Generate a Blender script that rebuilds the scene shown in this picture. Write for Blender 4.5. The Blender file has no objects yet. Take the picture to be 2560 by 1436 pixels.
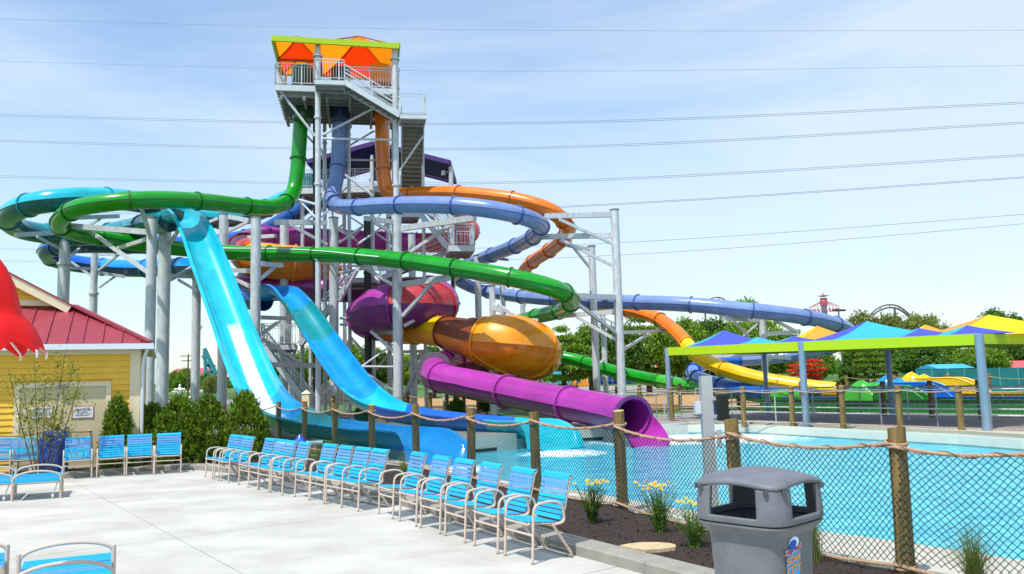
import bpy, math, random
from mathutils import Vector, Matrix, geometry, noise as mnoise
random.seed(7)
SC = bpy.context.scene
COL = SC.collection
V = Vector
R = math.radians

# ---------------------------------------------------------------- camera, sky, sun, exposure
W0, H0, FPX = 2560.0, 1436.0, 2070.0
EYE = V((0, 0, 2.0))
PITCH, ROLL = math.atan(227.0/FPX), -0.027
cam_d = bpy.data.cameras.new('camera'); cam = bpy.data.objects.new('camera', cam_d); COL.objects.link(cam)
cam_d.sensor_width = 36.0; cam_d.lens = 36.0*FPX/W0
cam_d.clip_start = 0.1; cam_d.clip_end = 6000
CROT = Matrix.Rotation(R(90)+PITCH, 3, 'X') @ Matrix.Rotation(ROLL, 3, 'Z')
cam.matrix_world = Matrix.Translation(EYE) @ CROT.to_4x4()
SC.camera = cam

SUN_EL, TOSUN = 62.0, V((-0.55, -0.80, 0)).normalized()
to_sun = V((TOSUN.x*math.cos(R(SUN_EL)), TOSUN.y*math.cos(R(SUN_EL)), math.sin(R(SUN_EL))))
sun_d = bpy.data.lights.new('sun', 'SUN'); sun_d.energy = 3.7; sun_d.angle = R(0.55); sun_d.color = (1.0, 0.965, 0.9)
sun = bpy.data.objects.new('sun', sun_d); COL.objects.link(sun)
sun.rotation_euler = to_sun.to_track_quat('Z', 'Y').to_euler()

world = bpy.data.worlds.new('World'); SC.world = world; world.use_nodes = True
nt = world.node_tree; nt.nodes.clear()
wo = nt.nodes.new('ShaderNodeOutputWorld'); bg = nt.nodes.new('ShaderNodeBackground')
sky = nt.nodes.new('ShaderNodeTexSky'); sky.sky_type = 'NISHITA'; sky.sun_disc = False
sky.sun_elevation = R(SUN_EL); sky.sun_rotation = math.atan2(TOSUN.x, TOSUN.y)
sky.air_density = 1.3; sky.dust_density = 0.5; sky.ozone_density = 3.0
bg.inputs[1].default_value = 0.135
tc = nt.nodes.new('ShaderNodeTexCoord'); mp = nt.nodes.new('ShaderNodeMapping')
mp.inputs['Rotation'].default_value = (0, R(14), R(10)); mp.inputs['Scale'].default_value = (0.9, 1.0, 3.6)
nz = nt.nodes.new('ShaderNodeTexNoise'); nz.inputs['Scale'].default_value = 1.5; nz.inputs['Detail'].default_value = 6; nz.inputs['Roughness'].default_value = 0.56; nz.inputs['Distortion'].default_value = 0.5
rp = nt.nodes.new('ShaderNodeValToRGB'); rp.color_ramp.elements[0].position = 0.36; rp.color_ramp.elements[1].position = 0.72
mu = nt.nodes.new('ShaderNodeMath'); mu.operation = 'MULTIPLY'; mu.inputs[1].default_value = 0.78
mx = nt.nodes.new('ShaderNodeMix'); mx.data_type = 'RGBA'; mx.inputs[7].default_value = (4.3, 4.75, 5.3, 1)
L = nt.links.new
L(tc.outputs['Generated'], mp.inputs[0]); L(mp.outputs[0], nz.inputs['Vector']); L(nz.outputs[0], rp.inputs[0])
sx = nt.nodes.new('ShaderNodeSeparateXYZ'); L(tc.outputs['Generated'], sx.inputs[0])
mr = nt.nodes.new('ShaderNodeMapRange'); mr.inputs[1].default_value = -0.1; mr.inputs[2].default_value = 0.55; mr.inputs[3].default_value = 0.0; mr.inputs[4].default_value = 0.42; L(sx.outputs[0], mr.inputs[0])
ad = nt.nodes.new('ShaderNodeMath'); ad.operation = 'ADD'; ad.use_clamp = True; L(rp.outputs[0], ad.inputs[0]); L(mr.outputs[0], ad.inputs[1]); L(ad.outputs[0], mu.inputs[0]); L(mu.outputs[0], mx.inputs[0]); L(sky.outputs[0], mx.inputs[6]); ti = nt.nodes.new('ShaderNodeMix'); ti.data_type = 'RGBA'; ti.blend_type = 'MULTIPLY'; ti.inputs[0].default_value = 1; ti.inputs[7].default_value = (0.945, 0.99, 1.03, 1); L(mx.outputs[2], ti.inputs[6]); L(ti.outputs[2], bg.inputs[0]); L(bg.outputs[0], wo.inputs[0])
SC.view_settings.view_transform = 'Standard'; SC.view_settings.look = 'None'
SC.view_settings.exposure = 0.55; SC.view_settings.gamma = 1.0; SC.view_settings.use_curve_mapping = False
SC.render.engine = 'CYCLES'
SC.cycles.max_bounces = 7; SC.cycles.diffuse_bounces = 4; SC.cycles.glossy_bounces = 3; SC.cycles.transmission_bounces = 5

# ---------------------------------------------------------------- measuring helpers
def P(px, py, d):
    """the point seen at a pixel of the photograph, d metres ahead"""
    v = CROT @ V(((px-W0/2)/FPX, -(py-H0/2)/FPX, -1.0))
    return EYE + v*(d/v.y)
def G(px, py, z=0.0):
    v = CROT @ V(((px-W0/2)/FPX, -(py-H0/2)/FPX, -1.0))
    return EYE + v*((z-EYE.z)/v.z)
def px_of(p):
    q = CROT.transposed() @ (p-EYE); return (W0/2-q.x/q.z*FPX, H0/2+q.y/q.z*FPX)
def foot(px, py, d, z=0.0):
    p = P(px, py, d); return V((p.x, p.y, z))

# ---------------------------------------------------------------- materials
MATS = {}
def lin(c):
    c /= 255.0
    return c/12.92 if c <= 0.04045 else ((c+0.055)/1.055)**2.4
def srgb(r, g, b): return (lin(r), lin(g), lin(b), 1)
def mat(name, col, rough=0.5, metal=0.0, coat=0.0, var=0.0, vscale=3.0, bump=0.0, bscale=20.0, trans=0.0, spec=0.5, col2=None, vdet=4.0, stretch=None, wet=None, objvar=0.0):
    if name in MATS: return MATS[name]
    m = bpy.data.materials.new(name); m.use_nodes = True
    n = m.node_tree.nodes; l = m.node_tree.links.new
    b = n['Principled BSDF']; out = n['Material Output']
    b.inputs['Base Color'].default_value = col; b.inputs['Roughness'].default_value = rough
    b.inputs['Metallic'].default_value = metal; b.inputs['Coat Weight'].default_value = coat
    b.inputs['Coat Roughness'].default_value = 0.06; b.inputs['Specular IOR Level'].default_value = spec
    co = n.new('ShaderNodeTexCoord'); vec = co.outputs['Object']
    if stretch:
        mp = n.new('ShaderNodeMapping'); mp.inputs['Scale'].default_value = stretch; l(vec, mp.inputs[0]); vec = mp.outputs[0]
    if var > 0 or col2:
        t = n.new('ShaderNodeTexNoise'); t.inputs['Scale'].default_value = vscale; t.inputs['Detail'].default_value = vdet; t.inputs['Roughness'].default_value = 0.6
        l(vec, t.inputs['Vector'])
        r = n.new('ShaderNodeValToRGB'); r.color_ramp.elements[0].position = 0.33; r.color_ramp.elements[1].position = 0.68
        if col2: a, c = col, col2
        else:
            a = tuple(x*(1-var) for x in col[:3])+(1,); c = tuple(min(1, x*(1+var)) for x in col[:3])+(1,)
        r.color_ramp.elements[0].color = a; r.color_ramp.elements[1].color = c
        l(t.outputs[0], r.inputs[0]); l(r.outputs[0], b.inputs['Base Color'])
        if rough > 0.1:
            mr = n.new('ShaderNodeMapRange'); mr.inputs[3].default_value = rough*0.8; mr.inputs[4].default_value = min(1, rough*1.25)
            l(t.outputs[0], mr.inputs[0]); l(mr.outputs[0], b.inputs['Roughness'])
    if objvar > 0:
        oi = n.new('ShaderNodeObjectInfo'); hs = n.new('ShaderNodeHueSaturation'); q = n.new('ShaderNodeMapRange'); q.inputs[3].default_value = 1-objvar; q.inputs[4].default_value = 1+objvar*.6
        src = b.inputs['Base Color'].links
        if src: l(src[0].from_socket, hs.inputs['Color'])
        else: hs.inputs['Color'].default_value = col
        l(oi.outputs['Random'], q.inputs[0]); l(q.outputs[0], hs.inputs['Value']); l(hs.outputs[0], b.inputs['Base Color'])
    if bump > 0:
        t2 = n.new('ShaderNodeTexNoise'); t2.inputs['Scale'].default_value = bscale; t2.inputs['Detail'].default_value = 5
        l(vec, t2.inputs['Vector'])
        bp = n.new('ShaderNodeBump'); bp.inputs['Strength'].default_value = bump; bp.inputs['Distance'].default_value = 0.02
        l(t2.outputs[0], bp.inputs['Height']); l(bp.outputs[0], b.inputs['Normal'])
    if trans > 0:
        tr = n.new('ShaderNodeBsdfTranslucent'); ms = n.new('ShaderNodeMixShader'); ms.inputs[0].default_value = trans
        src = b.inputs['Base Color'].links
        if src: l(src[0].from_socket, tr.inputs[0])
        else: tr.inputs[0].default_value = col
        l(b.outputs[0], ms.inputs[1]); l(tr.outputs[0], ms.inputs[2]); l(ms.outputs[0], out.inputs[0])
    MATS[name] = m
    return m
def leafmat(name, dark, light, trans=0.35):
    if name in MATS: return MATS[name]
    m = bpy.data.materials.new(name); m.use_nodes = True
    n = m.node_tree.nodes; l = m.node_tree.links.new
    b = n['Principled BSDF']; out = n['Material Output']; b.inputs['Roughness'].default_value = 0.55
    g = n.new('ShaderNodeNewGeometry'); r = n.new('ShaderNodeValToRGB')
    r.color_ramp.elements[0].color = dark; r.color_ramp.elements[1].color = light
    l(g.outputs['Random Per Island'], r.inputs[0])
    oi = n.new('ShaderNodeObjectInfo'); hs = n.new('ShaderNodeHueSaturation')
    mr = n.new('ShaderNodeMapRange'); mr.inputs[3].default_value = 0.8; mr.inputs[4].default_value = 1.2
    l(oi.outputs['Random'], mr.inputs[0]); l(mr.outputs[0], hs.inputs['Value']); l(r.outputs[0], hs.inputs['Color'])
    l(hs.outputs[0], b.inputs['Base Color'])
    tr = n.new('ShaderNodeBsdfTranslucent'); ms = n.new('ShaderNodeMixShader'); ms.inputs[0].default_value = trans
    l(hs.outputs[0], tr.inputs[0]); l(b.outputs[0], ms.inputs[1]); l(tr.outputs[0], ms.inputs[2]); l(ms.outputs[0], out.inputs[0])
    MATS[name] = m
    return m
def fiber(name, r, g, b, trans=0.12, rough=0.26, coat=0.5):
    return mat(name, srgb(r, g, b), rough=rough, coat=coat, var=0.17, vscale=0.8, vdet=9, trans=trans, objvar=0.07)

STEEL = mat('galvanised steel', srgb(194, 198, 202), rough=0.42, metal=0.15, var=0.16, vscale=2.2, vdet=8, stretch=(3, 3, 1))
STEELD = mat('weathered steel', srgb(118, 118, 118), rough=0.6, metal=0.2, var=0.15, vscale=3)
BLACK = mat('black pipe', srgb(28, 30, 36), rough=0.4)
WHITE = mat('white paint', srgb(225, 225, 222), rough=0.5, var=0.05)

# ---------------------------------------------------------------- mesh building
class MB:
    def __init__(s): s.v = []; s.f = []
    def add(s, vs, fs):
        o = len(s.v); s.v.extend([tuple(x) for x in vs]); s.f.extend([tuple(i+o for i in f) for f in fs])
    def box(s, c, size, rot=None):
        hx, hy, hz = size[0]/2, size[1]/2, size[2]/2; c = V(c)
        vs = [V((x, y, z)) for z in (-hz, hz) for y in (-hy, hy) for x in (-hx, hx)]
        if rot is not None: vs = [rot @ v for v in vs]
        s.add([c+v for v in vs], [(0, 2, 3, 1), (4, 5, 7, 6), (0, 1, 5, 4), (2, 6, 7, 3), (0, 4, 6, 2), (1, 3, 7, 5)])
        return s
    def bar(s, p0, p1, w, h=None):
        p0, p1 = V(p0), V(p1); h = h or w; t = (p1-p0)
        if t.length < 1e-6: return s
        t.normalize(); a = t.cross(V((0, 0, 1)))
        if a.length < 0.05: a = V((1, 0, 0))
        a.normalize(); b = a.cross(t)
        vs = []
        for p in (p0, p1):
            for i, j in ((-1, -1), (1, -1), (1, 1), (-1, 1)): vs.append(p+a*(i*w/2)+b*(j*h/2))
        s.add(vs, [(0, 1, 2, 3), (4, 7, 6, 5), (0, 4, 5, 1), (1, 5, 6, 2), (2, 6, 7, 3), (3, 7, 4, 0)])
        return s
    def rod(s, p0, p1, r0, r1=None, n=8, caps=True):
        r1 = r0 if r1 is None else r1
        p0, p1 = V(p0), V(p1); t = (p1-p0)
        if t.length < 1e-6: return s
        t.normalize(); a = t.cross(V((0, 0, 1)))
        if a.length < 0.05: a = V((1, 0, 0))
        a.normalize(); b = t.cross(a)
        vs = []
        for p, r in ((p0, r0), (p1, r1)):
            for k in range(n):
                q = 2*math.pi*k/n; vs.append(p+a*(r*math.cos(q))+b*(r*math.sin(q)))
        fs = [(k, (k+1) % n, n+(k+1) % n, n+k) for k in range(n)]
        if caps: fs += [tuple(range(n-1, -1, -1)), tuple(range(n, 2*n))]
        s.add(vs, fs); return s
    def sweep(s, pts, r, n=8, frames=None, caps=True, closed=False):
        pts = [V(p) for p in pts]; m = len(pts)
        rs = r if isinstance(r, (list, tuple)) else [r]*m
        fr = frames or frames_of(pts)
        vs = []
        for i in range(m):
            a, b = fr[i][0], fr[i][1]
            for k in range(n):
                q = 2*math.pi*k/n; vs.append(pts[i]+a*(rs[i]*math.cos(q))+b*(rs[i]*math.sin(q)))
        fs = [(i*n+k, i*n+(k+1) % n, (i+1)*n+(k+1) % n, (i+1)*n+k) for i in range(m-1) for k in range(n)]
        if caps: fs += [tuple(range(n-1, -1, -1)), tuple(range((m-1)*n, m*n))]
        s.add(vs, fs); return s
    def arc(s, pts, rs, n, fr, q0, q1):
        vs = []
        for i, p in enumerate(pts):
            a, b = fr[i][0], fr[i][1]
            for k in range(n+1):
                q = q0+(q1-q0)*k/n; vs.append(p+a*(rs[i]*math.cos(q))+b*(rs[i]*math.sin(q)))
        s.add(vs, [(i*(n+1)+k, i*(n+1)+k+1, (i+1)*(n+1)+k+1, (i+1)*(n+1)+k) for i in range(len(pts)-1) for k in range(n)]); return s
    def quad(s, a, b, c, d): s.add([a, b, c, d], [(0, 1, 2, 3)]); return s
    def lathe(s, prof, n=16, c=(0, 0, 0)):
        c = V(c); vs = []
        for r, z in prof:
            for k in range(n):
                q = 2*math.pi*k/n; vs.append(c+V((r*math.cos(q), r*math.sin(q), z)))
        m = len(prof)
        fs = [(i*n+k, i*n+(k+1) % n, (i+1)*n+(k+1) % n, (i+1)*n+k) for i in range(m-1) for k in range(n)]
        fs += [tuple(range(n-1, -1, -1)), tuple(range((m-1)*n, m*n))]
        s.add(vs, fs); return s
    def prism(s, poly, z0, z1):
        poly = [V((p[0], p[1])) for p in poly]; n = len(poly)
        if sum(poly[i].x*poly[(i+1) % n].y-poly[(i+1) % n].x*poly[i].y for i in range(n)) < 0: poly.reverse()
        vs = [(p.x, p.y, z0) for p in poly]+[(p.x, p.y, z1) for p in poly]
        tri = geometry.tessellate_polygon([[V((p.x, p.y, 0)) for p in poly]])
        fs = []
        for t in tri:
            a, b, c = [poly[i] for i in t]
            t = t if (b-a).cross(c-a) > 0 else (t[0], t[2], t[1])
            fs.append(tuple(n+i for i in t)); fs.append((t[2], t[1], t[0]))
        fs += [(i, (i+1) % n, n+(i+1) % n, n+i) for i in range(n)]
        s.add(vs, fs); return s

def frames_of(pts, lat0=None):
    m = len(pts); T = []
    for i in range(m):
        t = pts[min(i+1, m-1)]-pts[max(i-1, 0)]
        T.append(t.normalized() if t.length > 1e-9 else V((0, 1, 0)))
    a = lat0 or T[0].cross(V((0, 0, 1)))
    if a.length < 0.1: a = V((1, 0, 0))
    out = []
    for t in T:
        a = (a-t*a.dot(t)).normalized(); b = t.cross(a)
        out.append((a.copy(), b, t))
    return out
def frames_up(pts):
    """side vector kept level wherever the path is not close to vertical"""
    m = len(pts); T = []
    for i in range(m):
        T.append((pts[min(i+1, m-1)]-pts[max(i-1, 0)]).normalized())
    raw = []
    for t in T:
        c = t.cross(V((0, 0, 1))); raw.append(c.normalized() if c.length > 0.35 else None)
    first = next((x for x in raw if x), V((1, 0, 0)))
    a = first; out = []
    for i, t in enumerate(T):
        if raw[i] is not None: a = (a*0.5+raw[i]*0.5) if a.dot(raw[i]) > -0.2 else raw[i]
        a = (a-t*a.dot(t)).normalized(); b = a.cross(t)
        if b.z < 0 and abs(t.z) < 0.9: pass
        out.append((a.copy(), b, t))
    return out
def catmull(ctrl, step=0.25):
    """ctrl: list of tuples (Vector, extra...) -> evenly spaced samples"""
    n = len(ctrl); out = []
    dim = len(ctrl[0])-1
    def g(i): return ctrl[max(0, min(n-1, i))]
    dense = []
    for i in range(n-1):
        p0, p1, p2, p3 = g(i-1)[0], g(i)[0], g(i+1)[0], g(i+2)[0]
        if i == 0: p0 = p1*2-p2
        if i == n-2: p3 = p2*2-p1
        K = max(4, int((p2-p1).length/0.08))
        t0 = 0; t1 = (p1-p0).length**0.5+1e-6; t2 = t1+(p2-p1).length**0.5+1e-6; t3 = t2+(p3-p2).length**0.5+1e-6
        for k in range(K):
            u = k/K; t = t1+(t2-t1)*u
            A1 = p0*((t1-t)/(t1-t0))+p1*((t-t0)/(t1-t0)); A2 = p1*((t2-t)/(t2-t1))+p2*((t-t1)/(t2-t1)); A3 = p2*((t3-t)/(t3-t2))+p3*((t-t2)/(t3-t2))
            B1 = A1*((t2-t)/(t2-t0))+A2*((t-t0)/(t2-t0)); B2 = A2*((t3-t)/(t3-t1))+A3*((t-t1)/(t3-t1))
            q = B1*((t2-t)/(t2-t1))+B2*((t-t1)/(t2-t1))
            us = u*u*(3-2*u)
            dense.append((q,)+tuple(g(i)[1+e]*(1-us)+g(i+1)[1+e]*us for e in range(dim)))
    dense.append(tuple(ctrl[-1]))
    acc = 0; out = [dense[0]]; last = dense[0][0]
    for d in dense[1:]:
        acc += (d[0]-last).length; last = d[0]
        if acc >= step: out.append(d); acc = 0
    if (out[-1][0]-dense[-1][0]).length > step*0.3: out.append(dense[-1])
    else: out[-1] = dense[-1]
    return out

def root_loc(o):
    l = V((0, 0, 0))
    while o is not None: l = l+o.location; o = o.parent
    return l
def mesh_of(name, mb, m, smooth=35):
    me = bpy.data.meshes.new(name); me.from_pydata([tuple(v) for v in mb.v], [], mb.f); me.update()
    me.materials.append(m)
    if smooth:
        me.shade_smooth()
        me.set_sharp_from_angle(angle=R(smooth))
    return me
def part(name, mb, m, parent, kind=None, label=None, smooth=35):
    """a part: vertices given in world coordinates, stored relative to its thing's base"""
    o0 = root_loc(parent) if parent is not None else V((0, 0, 0))
    if o0.length > 0: mb.v = [(v[0]-o0.x, v[1]-o0.y, v[2]-o0.z) for v in mb.v]
    o = bpy.data.objects.new(name, mesh_of(name, mb, m, smooth)); COL.objects.link(o)
    o.parent = parent
    if kind: o['kind'] = kind
    if label: o['label'] = label
    return o
def dupe(src, parent, loc=(0, 0, 0), rot=None, scale=None):
    o = src.copy(); COL.objects.link(o); o.parent = parent; o.location = loc
    if rot: o.rotation_euler = rot
    if scale: o.scale = scale
    return o
def thing(name, label, cat, loc=(0, 0, 0), group=None, rz=0):
    o = bpy.data.objects.new(name, None); COL.objects.link(o); o.empty_display_size = 0.2
    o.location = loc; o.rotation_euler = (0, 0, rz)
    o['label'] = label; o['category'] = cat
    if group: o['group'] = group
    return o
def tag(o, label, cat, group=None, kind=None):
    o['label'] = label; o['category'] = cat
    if group: o['group'] = group
    if kind: o['kind'] = kind
    return o
def struct(name, mb, m, smooth=35):
    o = part(name, mb, m, None, smooth=smooth); o['kind'] = 'structure'; return o
def copy_thing(src, loc, rz, label, group=None):
    r = src.copy(); COL.objects.link(r); r.location = loc; r.rotation_euler = (0, 0, rz); r['label'] = label
    if group: r['group'] = group
    def kids(a, b):
        for ch in list(a.children):
            c = ch.copy(); COL.objects.link(c); c.parent = b; kids(ch, c)
    kids(src, r)
    return r
# ================================================================ GROUND, POOL, DECKS
GRASS = mat('mown grass', srgb(70, 105, 40), rough=0.9, var=0.35, vscale=0.6, vdet=10, bump=0.6, bscale=30)
CONC = mat('broomed concrete', srgb(163, 160, 151), rough=0.85, col2=srgb(188, 186, 179), vscale=0.8, vdet=12, bump=0.10, bscale=60, stretch=(1.0, 1.3, 1))
CURB = mat('curb concrete', srgb(142, 138, 128), rough=0.85, var=0.14, vscale=4, vdet=8, bump=0.25, bscale=70)
COPE = mat('pool coping concrete', srgb(176, 172, 158), rough=0.7, var=0.06, vscale=1.5)
POOLW = mat('pool plaster', srgb(196, 196, 182), rough=0.6, var=0.04)
FARC = mat('grey walkway concrete', srgb(140, 136, 132), rough=0.85, var=0.12, vscale=1.2, vdet=6)
MULCH = mat('dark mulch', srgb(48, 34, 28), rough=1.0, var=0.6, vscale=40, vdet=8, bump=1.0, bscale=45)
CHIPS = mat('wood chip ground', srgb(176, 140, 92), rough=1.0, var=0.3, vscale=5, vdet=8, bump=0.6, bscale=30)

def line2(pts): return [G(*p) for p in pts]
# pool outline (world xy), counter from the near left corner round the near edge, right, far edge, left
near_edge = [G(973, 1149), G(1072, 1163), G(1175, 1184), G(1265, 1203), G(1360, 1217), G(1455, 1228), G(1582, 1252), G(1704, 1274), G(1880, 1300), G(2059, 1330), G(2240, 1353), G(2560, 1403)]
near_edge.append(near_edge[-1]+(near_edge[-1]-near_edge[-2])*2.0)
WZ = -0.35
far_edge = [G(2900, 1150, WZ), G(2560, 1128, WZ), G(2398, 1115, WZ), G(2104, 1098, WZ), G(1857, 1083, WZ), G(1720, 1085, WZ), G(1650, 1090, WZ),
            G(1541, 1100, WZ), G(1410, 1106, WZ), G(1284, 1125, WZ), G(1105, 1142, WZ), G(960, 1143, WZ)]
right_pts = [V((26, 9.5, 0)), V((28, 20, 0))]
pool = [V((p.x, p.y)) for p in near_edge+right_pts+far_edge]
# ground: one sheet out to the horizon with the pool cut out of it
outer = [V((-3000, -300)), V((3000, -300)), V((3000, 4200)), V((-3000, 4200))]
loops = [[V((p.x, p.y, 0)) for p in outer], [V((p.x, p.y, 0)) for p in pool]]
tri = geometry.tessellate_polygon(loops)
allp = outer+pool
mb = MB(); mb.add([(p.x, p.y, -0.05) for p in allp], [tuple(t) for t in tri])
struct('ground', mb, GRASS, smooth=0)
# pool shell
mb = MB(); n = len(pool)
for i in range(n):
    a, b = pool[i], pool[(i+1) % n]
    mb.quad((a.x, a.y, -1.4), (b.x, b.y, -1.4), (b.x, b.y, 0.0), (a.x, a.y, 0.0))
struct('pool_wall', mb, POOLW, smooth=0)

def water_mat():
    m = bpy.data.materials.new('pool water'); m.use_nodes = True
    n = m.node_tree.nodes; l = m.node_tree.links.new; b = n['Principled BSDF']
    b.inputs['Roughness'].default_value = 0.07; b.inputs['IOR'].default_value = 1.33
    co = n.new('ShaderNodeTexCoord')
    t = n.new('ShaderNodeTexNoise'); t.inputs['Scale'].default_value = 1.7; t.inputs['Detail'].default_value = 9; t.inputs['Roughness'].default_value = .66; t.inputs['Distortion'].default_value = 0.8
    mp = n.new('ShaderNodeMapping'); mp.inputs['Scale'].default_value = (0.7, 1.6, 1); mp.inputs['Rotation'].default_value = (0, 0, R(25)); l(co.outputs['Object'], mp.inputs[0]); l(mp.outputs[0], t.inputs['Vector'])
    r = n.new('ShaderNodeValToRGB'); e = r.color_ramp.elements
    e[0].position = 0.35; e[0].color = srgb(24, 160, 194); e[1].position = 0.66; e[1].color = srgb(96, 210, 226)
    l(t.outputs[0], r.inputs[0])
    # foam where the purple slide and the teal flume land, patchy
    g = n.new('ShaderNodeNewGeometry')
    t3 = n.new('ShaderNodeTexNoise'); t3.inputs['Scale'].default_value = 3.2; t3.inputs['Detail'].default_value = 8; t3.inputs['Roughness'].default_value = 0.7; l(co.outputs['Object'], t3.inputs['Vector'])
    dmin = None
    for fo, sc3 in ((G(1730, 1098, WZ), (0.26, 0.42, 1)), (G(1122, 1176, WZ), (.85, .85, 1)), (G(1408, 1134, WZ), (.8, .8, 1)), (G(1660, 1104, WZ), (.6, .6, 1))):
        sub = n.new('ShaderNodeVectorMath'); sub.operation = 'SUBTRACT'; sub.inputs[1].default_value = fo; l(g.outputs['Position'], sub.inputs[0])
        sc_ = n.new('ShaderNodeVectorMath'); sc_.operation = 'MULTIPLY'; sc_.inputs[1].default_value = sc3; l(sub.outputs[0], sc_.inputs[0])
        ln = n.new('ShaderNodeVectorMath'); ln.operation = 'LENGTH'; l(sc_.outputs[0], ln.inputs[0]); cur = ln.outputs['Value']
        if dmin is None: dmin = cur
        else: mn = n.new('ShaderNodeMath'); mn.operation = 'MINIMUM'; l(dmin, mn.inputs[0]); l(cur, mn.inputs[1]); dmin = mn.outputs[0]
    ad = n.new('ShaderNodeMath'); ad.operation = 'SUBTRACT'; l(t3.outputs[0], ad.inputs[0])
    ms = n.new('ShaderNodeMath'); ms.operation = 'MULTIPLY'; ms.inputs[1].default_value = 0.42; l(dmin, ms.inputs[0]); l(ms.outputs[0], ad.inputs[1])
    fr = n.new('ShaderNodeMapRange'); fr.inputs[1].default_value = 0.02; fr.inputs[2].default_value = 0.26; l(ad.outputs[0], fr.inputs[0])
    mx = n.new('ShaderNodeMix'); mx.data_type = 'RGBA'; mx.inputs[7].default_value = (0.80, 0.86, 0.88, 1); l(fr.outputs[0], mx.inputs[0]); l(r.outputs[0], mx.inputs[6])
    l(mx.outputs[2], b.inputs['Base Color'])
    rr = n.new('ShaderNodeMapRange'); rr.inputs[3].default_value = 0.07; rr.inputs[4].default_value = 0.7; l(fr.outputs[0], rr.inputs[0]); l(rr.outputs[0], b.inputs['Roughness'])
    w1 = n.new('ShaderNodeTexNoise'); w1.inputs['Scale'].default_value = 4.2; w1.inputs['Detail'].default_value = 6; w1.inputs['Distortion'].default_value = 0.6; l(mp.outputs[0], w1.inputs['Vector'])
    bp = n.new('ShaderNodeBump'); bp.inputs['Strength'].default_value = 0.9; bp.inputs['Distance'].default_value = 0.055; l(w1.outputs[0], bp.inputs['Height']); l(bp.outputs[0], b.inputs['Normal'])
    return m
mb = MB(); tri = geometry.tessellate_polygon([[V((p.x, p.y, 0)) for p in pool]])
mb.add([(p.x, p.y, WZ) for p in pool], [tuple(t) for t in tri])
struct('pool_water', mb, water_mat(), smooth=0)

def offset_line(pts, d):
    out = []
    for i, p in enumerate(pts):
        t = pts[min(i+1, len(pts)-1)]-pts[max(i-1, 0)]; t = V((t.x, t.y, 0)).normalized()
        out.append(V((p.x+t.y*d, p.y-t.x*d, 0)))
    return out
def band(a, b, z0, z1):
    mb = MB()
    for i in range(len(a)-1):
        mb.prism([a[i], a[i+1], b[i+1], b[i]], z0, z1)
    return mb
# coping on the near side, in stones
cope_o = offset_line(near_edge, 1.15)
e_in = offset_line(near_edge, -0.04)
coping = struct('pool_coping', band(e_in, cope_o, -0.20, -0.004), COPE, smooth=0)
# rim of the far side: a raised double ledge
fe = [V((p.x, p.y, 0)) for p in far_edge[:6]]
rim1 = offset_line(fe, 0.45); rim2 = offset_line(fe, 1.3)
mb = band(offset_line(fe, -0.03), rim1, -0.30, -0.06); struct('pool_rim', mb, POOLW, smooth=0)
mb = band(rim1, rim2, -0.30, 0.06); struct('pool_ledge', mb, COPE, smooth=0)
# grey walkway behind the far side
far_out = [rim2[0], rim2[1], rim2[2], rim2[3], rim2[4], rim2[5], V((6.0, 33, 0)), V((4.5, 38, 0)), V((9, 42, 0)), V((34, 37, 0)), V((40, 26, 0))]
mb = MB(); mb.prism([(p.x, p.y) for p in far_out], -0.04, 0.045); struct('walkway', mb, FARC, smooth=0)
# left platforms between the flume ends, white face and dark slot
def platform(ax, ay, bx, by, back, top, name='pool_platform'):
    a, b = G(ax, ay, WZ), G(bx, by, WZ)
    t = (b-a).normalized(); nn = V((-t.y, t.x, 0))
    if nn.y < 0: nn = -nn
    a2, b2 = a-nn*0.06, b-nn*0.06
    mb = MB(); mb.prism([a2, b2, b2+nn*back, a2+nn*back], -0.5, top)
    o = struct(name, mb, POOLW, smooth=0)
    mb = MB(); mb.prism([a2+nn*0.05, b2+nn*0.05, b2+nn*(back-.05), a2+nn*(back-.05)], top+0.001, top+0.012)
    part('deck_surface', mb, FARC, o, smooth=0)
    return a2, b2, nn, t, o
slotm = mat('dark slot', srgb(30, 30, 28), rough=0.9)
NUM = mat('black numerals', srgb(25, 28, 34), rough=0.6)
def text_mesh(body, size, m, parent, origin, xdir, updir, name='lettering', offset=0.0, extrude=0.002, align='CENTER', shear=0.0, label=None):
    cu = bpy.data.curves.new('txt', 'FONT'); cu.body = body; cu.size = size; cu.extrude = extrude; cu.offset = offset; cu.align_x = align; cu.align_y = 'CENTER'; cu.shear = shear
    cu.resolution_u = 3
    to = bpy.data.objects.new('txt', cu); COL.objects.link(to)
    bpy.context.view_layer.update()
    me = bpy.data.meshes.new_from_object(to.evaluated_get(bpy.context.evaluated_depsgraph_get()))
    bpy.data.objects.remove(to); bpy.data.curves.remove(cu)
    x = V(xdir).normalized(); u = V(updir).normalized(); nn = x.cross(u); o0 = root_loc(parent); origin = V(origin)-o0
    for v in me.vertices: v.co = origin+x*v.co.x+u*v.co.y+nn*v.co.z
    me.materials.clear(); me.materials.append(m); me.name = name
    o = bpy.data.objects.new(name, me); COL.objects.link(o); o.parent = parent
    if label: o['label'] = label
    return o
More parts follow.
